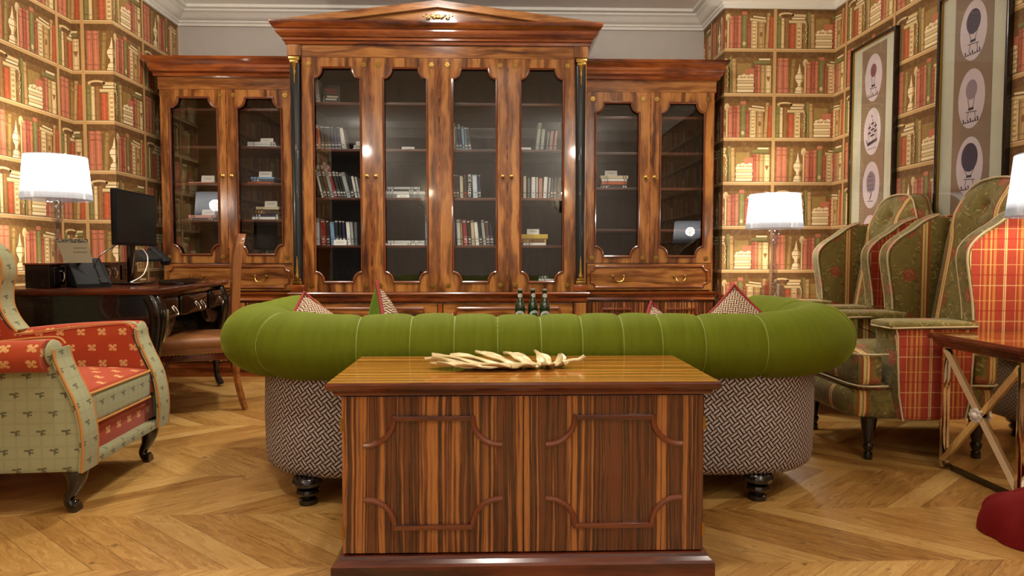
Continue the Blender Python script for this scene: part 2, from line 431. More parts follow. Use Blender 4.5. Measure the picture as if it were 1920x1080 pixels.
def tile(kind):
    o = []
    o.append((1, WC['shd'], [(0, TH-.045), (TW, TH-.045), (TW, TH), (0, TH)]))
    o.append((1, WC['sh'], [(0, 0), (TW, 0), (TW, .022), (0, .022)]))
    o.append((2, WC['lig'], [(0, .019), (TW, .019), (TW, .023), (0, .023)]))
    o.append((7, WC['sh'], [(-.012, 0), (.012, 0), (.012, TH), (-.012, TH)]))
    if kind == 0:
        book(o, .022, .042, .262, 'pink'); book(o, .066, .042, .262, 'pink', lean=-.002); book(o, .118, .03, .25, 'olv', lean=.012)
        urn(o, .195, s=1.02)
        blob(o, .238, .255, .02, .03, 'crm', 3); book(o, .232, .012, .23, 'crm', False)
        book(o, .246, .034, .235, 'pink'); book(o, .284, .026, .24, 'mar'); book(o, .312, .026, .24, 'pink')
        book(o, .342, .04, .272, 'grn', False); blob(o, .362, .06, .012, .016, 'crm', 6); slab(o, .342, .27, .04, .03, 'pink', 0, 6)
        book(o, .386, .024, .205, 'mar'); book(o, .414, .048, .2, 'crm', True); book(o, .466, .052, .2, 'tan', True, lay=2)
        for i in range(6): blob(o, .438, .05+i*.027, .014, .006, 'tan', 5, 8)
        blob(o, .492, .13, .012, .02, 'brn', 5)
        slab(o, .405, .232, .125, .02, 'crm', -.1); slab(o, .43, .258, .095, .011, 'lig', -.12)
        book(o, .522, .026, .262, 'tan', True, .014); book(o, .55, .034, .235, 'red', False, .006)
    else:
        book(o, .014, .03, .235, 'grn'); book(o, .046, .024, .225, 'crm', True); book(o, .072, .032, .235, 'brn', False)
        blob(o, .085, .277, .06, .02, 'crm', 4, 14); blob(o, .088, .27, .048, .014, 'dk', 5, 14)
        book(o, .108, .05, .18, 'red', False); book(o, .16, .046, .19, 'crm', True); book(o, .208, .048, .19, 'brn', False)
        for i in range(5): blob(o, .183, .05+i*.032, .012, .01, 'tan', 5, 6)
        for q in range(7): blob(o, .236+(.006 if q % 2 else 0), .08+q*.022, .003, .011, 'lig', 6, 6)
        blob(o, .222, .12, .014, .03, 'olv', 5)
        slab(o, .105, .215, .13, .022, 'crm'); slab(o, .128, .243, .1, .014, 'lig'); slab(o, .125, .262, .11, .022, 'crm', -.02)
        book(o, .236+.012, .024, .27, 'grn', False); book(o, .276, .03, .255, 'tan', True, -.006)
        o.append((2, WC['olv'], [(.312, .028), (.42, .028), (.42, .25), (.312, .25)]))
        o.append((3, WC['pink'], [(.376, .1), (.45, .1), (.45, .21), (.376, .21)]))
        for q in range(5): slab(o, .312+(.004 if q % 2 else 0), .03+q*.022, .128, .02, 'crm' if q % 2 else 'lig', .01, 4+q % 2)
        for q in range(4): blob(o, .338+q*.028, .148+(.008 if q % 2 else 0), .019, .013, 'lig', 6); blob(o, .343+q*.028, .143, .01, .006, 'tan', 7)
        book(o, .446, .02, .21, 'mar'); book(o, .468, .022, .21, 'pink'); book(o, .494, .032, .205, 'tan'); book(o, .53, .044, .205, 'crm')
        o.append((6, WC['brn'], [(.536, .15), (.57, .15), (.553, .11)]))
        slab(o, .44, .242, .125, .026, 'grn'); slab(o, .48, .272, .085, .014, 'lig')
    return o
TILES = (tile(0), tile(1))
def print_wall(bm, cl, p0, p1, z0, z1, phase_u, phase_v, par=0):
    """print laid on the wall run from p0 to p1 (seen with p0 on the left), as thin faces on the wall"""
    p0 = Vector(p0); p1 = Vector(p1); d = (p1-p0); L = d.length; d.normalize(); n = Vector((d.y, -d.x))
    items = []
    k0 = int(math.floor((0-phase_u)/TW))-1; k1 = int(math.ceil((L-phase_u)/TW))+1
    r0 = int(math.floor((z0-phase_v)/TH))-1; r1 = int(math.ceil((z1-phase_v)/TH))+1
    for k in range(k0, k1):
        for r in range(r0, r1):
            for lay, c, poly in TILES[(k+r+par) % 2]:
                q = poly_clip([(x+phase_u+k*TW, y+phase_v+r*TH) for x, y in poly], 0.0, L, z0, z1)
                if q: items.append((lay, c, q))
    items.append((0, WC['bg'], [(0, z0), (L, z0), (L, z1), (0, z1)]))
    for lay, c, q in items:
        off = .0006+lay*.00035
        vs = [bm.verts.new((p0.x+d.x*u+n.x*off, p0.y+d.y*u+n.y*off, v)) for u, v in q]
        try: f = bm.faces.new(vs)
        except ValueError: continue
        for l in f.loops: l[cl] = c+(1,)
def wallpaper_mat():
    s = Sh('printed bookshelf wallpaper'); c = s.attr('Print'); x, y, z = s.obj()
    n = s.noise(s.vec(x, y, z), 42, 4, .6); n2 = s.noise(s.vec(x, y, z), 230, 2, .5)
    c = s.mix((n-.45)*.9, c, s.mix(.4, c, (.75, .6, .38)))
    c = s.mix((n2-.5)*.8, c, s.mix(.4, c, (.12, .06, .02)))
    s.set(color=c, rough=.62, spec=.25); return s.m
M['paperwall'] = wallpaper_mat()
def make_wall(name, solid, runs):
    bm = bmesh.new(); cl = bm.loops.layers.float_color.new('Print')
    A = [bm.verts.new((x, y, 0)) for x, y in solid]; B = [bm.verts.new((x, y, CEIL)) for x, y in solid]; n = len(solid)
    fs = [bm.faces.new(list(reversed(A))), bm.faces.new(B)]+[bm.faces.new([A[i], A[(i+1) % n], B[(i+1) % n], B[i]]) for i in range(n)]
    for f in fs:
        for l in f.loops: l[cl] = WC['bg']+(1,)
    bmesh.ops.recalc_face_normals(bm, faces=fs)
    for r in runs: print_wall(bm, cl, *r)
    me = bpy.data.meshes.new(name); bm.normal_update(); bm.to_mesh(me); bm.free(); me.materials.append(M['paperwall'])
    o = bpy.data.objects.new(name, me); COL.objects.link(o); tag(o, kind='structure')
ZB, ZT = .12, 2.80
VL = 2.49-.011-7*TH; VR = 2.475-.011-7*TH
make_wall('wall_left', [(-3.05, -.8), (-2.60, -.8), (-2.60, 3.55), (-2.86, 3.55), (-2.86, 4.67), (-2.585, 4.67), (-2.585, 5.62), (-3.05, 5.62)],
          [((-2.60, -.8), (-2.60, 3.55), ZB, ZT, .2, VL+.03), ((-2.86, 3.55), (-2.86, 4.67), ZB, ZT, .365, VL),
           ((-2.86, 4.67), (-2.585, 4.67), ZB, ZT, .075, VL), ((-2.585, 4.67), (-2.585, 5.62), ZB, ZT, .39, VL, 1)])
make_wall('wall_right', [(2.61, -.8), (3.05, -.8), (3.05, 5.62), (1.76, 5.62), (1.76, 5.11), (2.61, 5.11)],
          [((1.76, 5.62), (1.76, 5.11), ZB, ZT, .2, VR, 1), ((1.76, 5.11), (2.61, 5.11), ZB, ZT, .385, VR),
           ((2.61, 5.11), (2.61, -.8), ZB, ZT, .166, VR)])
def struct(name, mb, mat):
    return tag(mb.build(name, mat, smooth=False), kind='structure')
struct('wall_back', MB().box(-3.05, 3.05, 5.62, 5.72, 0, CEIL), M['grey'])
# wall behind the camera, with an open doorway to a dark hall at its left end
struct('wall_front', MB().box(-1.75, 3.05, -.95, -.8, 0, CEIL).box(-3.05, -1.75, -.95, -.8, 2.7, CEIL).box(-3.05, -2.6, -.95, -.8, 0, 2.7), M['grey'])
struct('ceiling', MB().box(-3.05, 3.05, -.95, 5.72, CEIL, CEIL+.06), M['ceil'])
# crown moulding following the room outline
outline = [(-2.60, -.8), (2.61, -.8), (2.61, 5.11), (1.76, 5.11), (1.76, 5.62), (-2.585, 5.62), (-2.585, 4.67), (-2.86, 4.67), (-2.86, 3.55), (-2.60, 3.55)]
prof = [(.0, 2.785), (-.018, 2.785), (-.018, 2.805), (-.03, 2.81), (-.03, 2.825), (-.045, 2.83), (-.06, 2.84), (-.085, 2.868), (-.105, 2.88), (-.105, 2.892), (-.14, 2.896), (-.14, 2.919), (0, 2.919)]
mb = MB(); mb.rings([[(x, y, z) for x, y in offset_poly(outline, d)] for d, z in prof], cap=False)
struct('trim_1', mb, M['white'])
mb = MB(); bp = [(0, .001), (-.018, .001), (-.018, .1), (-.01, .115), (0, .118)]
mb.rings([[(x, y, z) for x, y in offset_poly(outline, d)] for d, z in bp], cap=False)
struct('baseboard_room', mb, M['cherry'])
# rear wall sconces (seen only as reflections in the cabinet glass)
for sx in (-1.0, 1.1):
    t = empty('wall_sconce', (sx, -.8, 1.7), label='iron scroll wall sconce on the grey wall, ' + ('by the doorway' if sx < 0 else 'farther from the doorway'), cat='wall light')
    m = MB(); m.lathe([(.05, 0), (.05, .01)], (0, .0, 0)); m.M = Matrix.Identity(4)
    m2 = MB(); m2.box(-.05, .05, 0, .012, -.08, .1, .004); m2.build('backplate', M['ebony'], t)
    m.bm.free()
    for k in (-1, 1):
        a = MB(); a.tube(catmull([(0, .01, .0), (k*.06, .05, -.05), (k*.13, .07, .0), (k*.13, .07, .08)], 6), .006); a.build('arm', M['ebony'], t)
        c = MB(); c.tube([(k*.13, .07, .08), (k*.13, .07, .17)], .009); c.build('candle', M['card'], t)
    light('sconce_light', 'POINT', (sx, -.62, 1.9), 7, (1, .8, .55), size=.04)
# ================================================================== bookcases
def wb(mb, name, mat, parent, **k):
    """build in world coordinates below a thing whose Empty stands at its base"""
    o = mb.build(name, mat, parent, **k)
    if parent.type == 'EMPTY': o.location = -Vector(parent.location)
    return o
def notch_opening(x0, x1, z0, z1, rx, rz, n=7):
    """rectangle whose corners are bitten by quarter ellipses with small steps, counter-clockwise from lower left"""
    s = .012; P = []
    def q(cx, cz, a0, a1, ex, ez):
        return [(cx+rx*math.cos(math.radians(a0+(a1-a0)*i/n)), cz+rz*math.sin(math.radians(a0+(a1-a0)*i/n))) for i in range(n+1)]
    P += [(x0, z0+rz+s)] + q(x0, z0, 90, 0, 0, 0) + [(x0+rx+s, z0)]
    P += [(x1-rx-s, z0)] + q(x1, z0, 180, 90, 0, 0) + [(x1, z0+rz+s)]
    P += [(x1, z1-rz-s)] + q(x1, z1, 270, 180, 0, 0) + [(x1-rx-s, z1)]
    P += [(x0+rx+s, z1)] + q(x0, z1, 360, 270, 0, 0) + [(x0, z1-rz-s)]
    return P
def rosette(parent, x, y, z):
    m = MB()
    for k in range(6):
        a = k*PI/3; m.at((x+.012*math.cos(a), y-.003, z+.012*math.sin(a))).soft((0, 0, 0), (.007, .003, .007), .003, n=2)
    m.at((x, y-.004, z)).soft((0, 0, 0), (.006, .005, .006), .005, n=2)
    return wb(m, 'rosette', M['brass'], parent)
def knob(parent, x, y, z):
    m = MB(); m.M = Matrix.Translation((x, y, z)) @ Matrix.Rotation(PI/2, 4, 'X')
    m.lathe([(.016, 0), (.016, .003), (.007, .006), (.006, .014), (.012, .019), (.013, .025), (.007, .030), (.001, .031)], seg=12)
    return wb(m, 'knob', M['brass'], parent)
def bail(parent, x, y, z, w=.06):
    m = MB()
    m.tube(catmull([(x-w, y, z+.012), (x-w+.004, y-.018, z), (x-w*.6, y-.026, z-.022), (x, y-.028, z-.028), (x+w*.6, y-.026, z-.022), (x+w-.004, y-.018, z), (x+w, y, z+.012)], 4), .0045, 6)
    for k in (-1, 1): m.at((x+k*w, y-.004, z+.012)).soft((0, 0, 0), (.011, .006, .013), .005, n=3); m.at()
    return wb(m, 'handle', M['brass'], parent)
def glazed_door(parent, x0, x1, z0, z1, y, gx0, gx1, gz0, gz1, knob_side, kz):
    T = .028; m = MB(); O = notch_opening(gx0, gx1, gz0, gz1, .062, .075)
    n = len(O)//4
    m.box(x0+.001, gx0, y, y+T, z0, z1); m.box(gx1, x1-.001, y, y+T, z0, z1)
    low = O[:2*n]; top = O[2*n:]
    m.prism([(gx0, z0)]+[(gx1, z0)]+list(reversed(low)), 'y', y, y+T)
    m.prism([(gx1, z1), (gx0, z1)]+list(reversed(top)), 'y', y, y+T)
    d = wb(m, 'door', M['walnut'], parent, smooth=False)
    mm = MB(); mm.tube([(a, y-.004, b) for a, b in O], .0085, 6, closed=True); wb(mm, 'moulding', M['mahog_m'], d)
    em = MB()
    for (a0, a1, b0, b1) in ((x0, x0+.004, z0, z1), (x1-.004, x1, z0, z1)): em.box(a0, a1, y-.002, y+.006, b0, b1)
    wb(em, 'edge_bead', M['cherry'], d)
    g = MB(); g.box(gx0-.004, gx1+.004, y+T*.55, y+T*.55+.004, gz0-.004, gz1+.004); wb(g, 'glass_pane', M['pane'], d, smooth=False)
    fx = (x0+gx0)/2+.012; fx2 = (x1+gx1)/2-.012
    for rx in (fx, fx2):
        for rz in ((gz1+z1)/2-.012, (gz0+z0)/2+.012): rosette(d, rx, y, rz)
    if knob_side: knob(d, (x1-.032) if knob_side > 0 else (x0+.032), y, kz)
    return d
def bracket_moulding(x0, x1, z0, z1, y, rx, rz, r=.009):
    """two bars and four quarter arcs laid on a door, as on the chest doors"""
    m = MB()
    for zz in (z0, z1): m.box(x0+rx-.004, x1-rx+.004, y-.014, y+.001, zz-.008, zz+.008, .004)
    for cx, cz, a0, a1 in ((x0, z0, 0, 90), (x1, z0, 90, 180), (x1, z1, 180, 270), (x0, z1, 270, 360)):
        P = arc(cx, cz, rx, rz, a0, a1, 10)
        m.tube([(a, y-.004, b) for a, b in P], r, 6)
    return m
def clip_moulding(x0, x1, z0, z1, y, c=.045, r=.008):
    O = notch_opening(x0, x1, z0, z1, c, c, 5); m = MB(); m.tube([(a, y-.003, b) for a, b in O], r, 6, closed=True); return m

def carcass(parent, X0, X1, YF, YB, z0, z1, shelves, split=None):
    m = MB(); t = .022
    m.box(X0, X0+t, YF, YB, z0, z1); m.box(X1-t, X1, YF, YB, z0, z1); m.box(X0+t, X1-t, YB-.012, YB, z0, z1)
    m.box(X0+t, X1-t, YF, YB-.012, z0, z0+t); m.box(X0+t, X1-t, YF, YB-.012, z1-t, z1)
    if split is not None: m.box(split-.012, split+.012, YF+.002, YB-.012, z0+t, z1-t)
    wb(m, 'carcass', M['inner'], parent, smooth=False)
    for z in shelves:
        if split is None: spans = [(X0+t, X1-t)]
        else: spans = [(X0+t, split-.012), (split+.012, X1-t)]
        for a, b in spans:
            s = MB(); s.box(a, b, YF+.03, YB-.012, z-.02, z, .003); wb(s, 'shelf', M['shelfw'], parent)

MAIN_SH = [.745, .988, 1.341, 1.698, 2.038]
LW_SH = [1.185, 1.458, 1.735, 2.015]; RW_SH = [1.115, 1.432, 1.70, 1.972]
# ---- central section
main = empty('bookcase', (-.40, 5.3, 0), label='tall central bookcase with pointed pediment and four glass doors', cat='bookcase', group='wall of walnut bookcases')
YM = 4.93; YW = 5.05
wb(MB().plan(rect(-1.485, .685, YM, 5.6), [(.02, 0), (.02, .07), (.012, .08), (.004, .10), (0, .105)]), 'plinth', M['cherry'], main, smooth=False)
wb(MB().box(-1.485, .685, YM+.03, 5.6, .105, .565), 'lower_cabinet', M['walnut'], main, smooth=False)
wb(MB().plan(rect(-1.485, .685, YM, 5.6), [(-.02, .565), (.0, .567), (.012, .578), (.012, .588), (.004, .596), (.004, .612), (.022, .622), (.026, .632), (.02, .640), (-.02, .641)]), 'ledge', M['cherry'], main, smooth=False)
carcass(main, -1.388, .593, YM+.032, 5.58, .641, 2.345, MAIN_SH[1:], -.3975)
for a_, b_ in ((-1.485, -1.388), (.593, .685)): wb(MB().box(a_, b_, YM+.03, 5.58, .641, 2.345), 'side_post', M['walnut'], main, smooth=False)
xs = [-1.388, -.894, -.397, .099, .593]; gl = [(-1.306, -.966), (-.801, -.484), (-.3, .022), (.196, .512)]
for i in range(4):
    glazed_door(main, xs[i], xs[i+1], .643, 2.343, YM, gl[i][0], gl[i][1], .716, 2.27, 1 if i % 2 == 0 else -1, 1.488)
# frieze, cornice, pediment
fr = MB(); fr.box(-1.485, .685, YM, 5.6, 2.345, 2.432); wb(fr, 'frieze', M['walnut_h'], main, smooth=False)
for x in (-1.485, .593):
    b = MB(); b.box(x-.004, x+.096, YM-.012, YM+.0, 2.352, 2.432, .002); wb(b, 'frieze_block', M['walnut'], main, smooth=False)
CP = [(0, 2.432), (.016, 2.434), (.020, 2.452), (.034, 2.458), (.034, 2.472), (.046, 2.48), (.066, 2.50), (.070, 2.512), (.070, 2.522), (.082, 2.53), (.098, 2.552), (.102, 2.565), (.102, 2.577), (0, 2.578)]
wb(MB().plan(rect(-1.485, .685, YM, 5.6), CP), 'cornice', M['cherry'], main, smooth=False)
cx = -.40; hw = 1.18; zb, za = 2.578, 2.728
ped = MB()
ped.prism([(cx-hw+.02, zb), (cx+hw-.02, zb), (cx, za-.012)], 'y', YM-.045, YM+.05)
wb(ped, 'pediment', M['walnut_h'], main, smooth=False)
rk = MB()
for k in (-1, 1):
    rk.prism([(cx+k*hw, zb), (cx+k*(hw-.02), zb+.003), (cx, za), (cx, za-.048), (cx+k*(hw-.42), zb)][::k], 'y', YM-.085, YM-.03)
wb(rk, 'raking_moulding', M['walnut_h'], main, smooth=False)
om = MB(); random.seed(7)
for k in (-1, 1):
    for j in range(3):
        P = [(cx+k*(.01+.035*j+.03*t*math.cos(t*4)), YM-.052, 2.622+(.012+.004*j)*math.sin(t*5+j)) for t in [q/9 for q in range(10)]]
        om.tube(P, .004, 6)
    for j in range(5): om.at((cx+k*(.02+.021*j), YM-.052, 2.622+.006*math.sin(j*2.1))).soft((0, 0, 0), (.010-.001*j, .006, .008-.001*j), .005, n=2); om.at()
om.at((cx, YM-.055, 2.622)).soft((0, 0, 0), (.018, .008, .014), .008, n=3)
wb(om, 'gilt_ornament', M['brass'], main)
# black pilasters with brass ends
for x in (-1.4375, .640):
    p = MB(); R = []
    for z, h in ((.70, .030), (1.5, .034), (2.0, .036), (2.30, .036)): R.append([(x-h, YM+.03, z), (x-h*.9, YM-.004, z), (x-h*.4, YM-.016, z), (x+h*.4, YM-.016, z), (x+h*.9, YM-.004, z), (x+h, YM+.03, z)])
    p.rings(R); pl = wb(p, 'pilaster', M['pilaster'], main)
    c = MB(); c.box(x-.040, x+.040, YM-.024, YM+.02, 2.318, 2.342, .004); c.box(x-.032, x+.032, YM-.020, YM+.02, 2.296, 2.318, .004)
    c.at((x, YM-.016, 2.15)).lathe([(.001, 0), (.005, .02), (.005, .06), (.011, .085), (.009, .10), (.018, .125), (.022, .146)], seg=10); wb(c, 'capital', M['brass'], pl)
    c = MB(); c.box(x-.036, x+.036, YM-.022, YM+.02, .70, .722, .004); c.box(x-.028, x+.028, YM-.020, YM+.02, .722, .742, .004)
    c.at((x, YM-.016, .742)).lathe([(.018, 0), (.02, .02), (.010, .045), (.014, .065), (.007, .09), (.009, .11), (.004, .14), (.0015, .165)], seg=10); wb(c, 'base', M['brass'], pl)
    b = MB(); b.box(x-.048, x+.048, YM-.02, YM+.03, .643, .698, .006); wb(b, 'plinth_block', M['cherry'], pl)
# lower doors of the central section
for (a, b) in ((-1.38, -.42), (-.375, .585)):
    d = wb(MB().box(a, b, YM+.004, YM+.032, .112, .558, .002), 'lower_door', M['walnut_h'], main, smooth=False)
    wb(clip_moulding(a+.05, b-.05, .16, .522, YM+.004, .05, .010), 'moulding', M['cherry'], d)
wb(MB().box(-.415, -.38, YM-.006, YM+.02, .112, .558, .004).box(-.41, -.385, YM-.01, YM+.01, .20, .50, .003), 'divider_post', M['cherry'], main, smooth=False)
for x in (-1.4375, .640):
    wb(MB().box(x-.045, x+.045, YM-.004, YM+.03, .108, .560, .004), 'corner_post', M['walnut'], main, smooth=False)

# ---- wings
def wing(X0, X1, label, sh, gz0, gz1, zd, g):
    t = empty('bookcase', ((X0+X1)/2, 5.35, 0), label=label, cat='bookcase', group='wall of walnut bookcases')
    wb(MB().plan(rect(X0, X1, YW, 5.6), [(.012, 0), (.012, .07), (.006, .08), (0, .10), (0, .105)]), 'plinth', M['cherry'], t, smooth=False)
    wb(MB().box(X0, X1, YW+.03, 5.6, .105, .565), 'lower_cabinet', M['walnut'], t, smooth=False)
    wb(MB().plan(rect(X0, X1, YW, 5.6), [(-.02, .565), (.0, .567), (.010, .578), (.004, .592), (.004, .612), (.018, .622), (.020, .632), (-.02, .641)]), 'ledge', M['cherry'], t, smooth=False)
    wb(MB().box(X0, X1, YW+.03, 5.6, .641, zd), 'drawer_case', M['walnut'], t, smooth=False)
    carcass(t, X0, X1, YW+.032, 5.58, zd, 2.14, sh)
    dr = wb(MB().box(X0+.02, X1-.02, YW, YW+.03, .648, zd-.006, .003), 'drawer', M['walnut_h'], t, smooth=False)
    wb(clip_moulding(X0+.05, X1-.05, .672, zd-.026, YW, .034, .008), 'moulding', M['cherry'], dr)
    for k in (-1, 1): bail(dr, (X0+X1)/2+k*.235, YW, .742, .042)
    mid = (X0+X1)/2
    for i, (a, b) in enumerate(((X0+.012, mid), (mid, X1-.012))):
        glazed_door(t, a, b, zd, 2.138, YW, g[i][0], g[i][1], gz0, gz1, 1 if i == 0 else -1, 1.50)
    wb(MB().box(X0, X1, YW, 5.6, 2.14, 2.226), 'frieze', M['walnut_h'], t, smooth=False)
    wb(MB().plan(rect(X0, X1, YW, 5.6), [(0, 2.226), (.02, 2.23), (.024, 2.25), (.040, 2.262), (.040, 2.28), (.048, 2.29), (.048, 2.31), (.062, 2.33), (.074, 2.345), (.078, 2.362), (0, 2.364)]), 'cornice', M['cherry'], t, smooth=False)
    q = (X1-X0)/2
    for i in range(2):
        a = X0+i*q+.004; b = a+q-.008
        d = wb(MB().box(a, b, YW+.004, YW+.032, .112, .558, .002), 'lower_door', M['rose'], t, smooth=False)
        wb(bracket_moulding(a+.06, b-.06, .16, .505, YW+.004, .075, .075), 'moulding', M['mahog_m'], d)
wing(-2.478, -1.487, 'left wing of the walnut bookcases, behind the black desk', LW_SH, .918, 2.078, .855, [(-2.395, -2.045), (-1.903, -1.574)])
wing(.687, 1.68, 'right wing of the walnut bookcases, beside the lit wallpaper and table lamp', RW_SH, .905, 2.06, .855, [(.766, 1.098), (1.257, 1.594)])
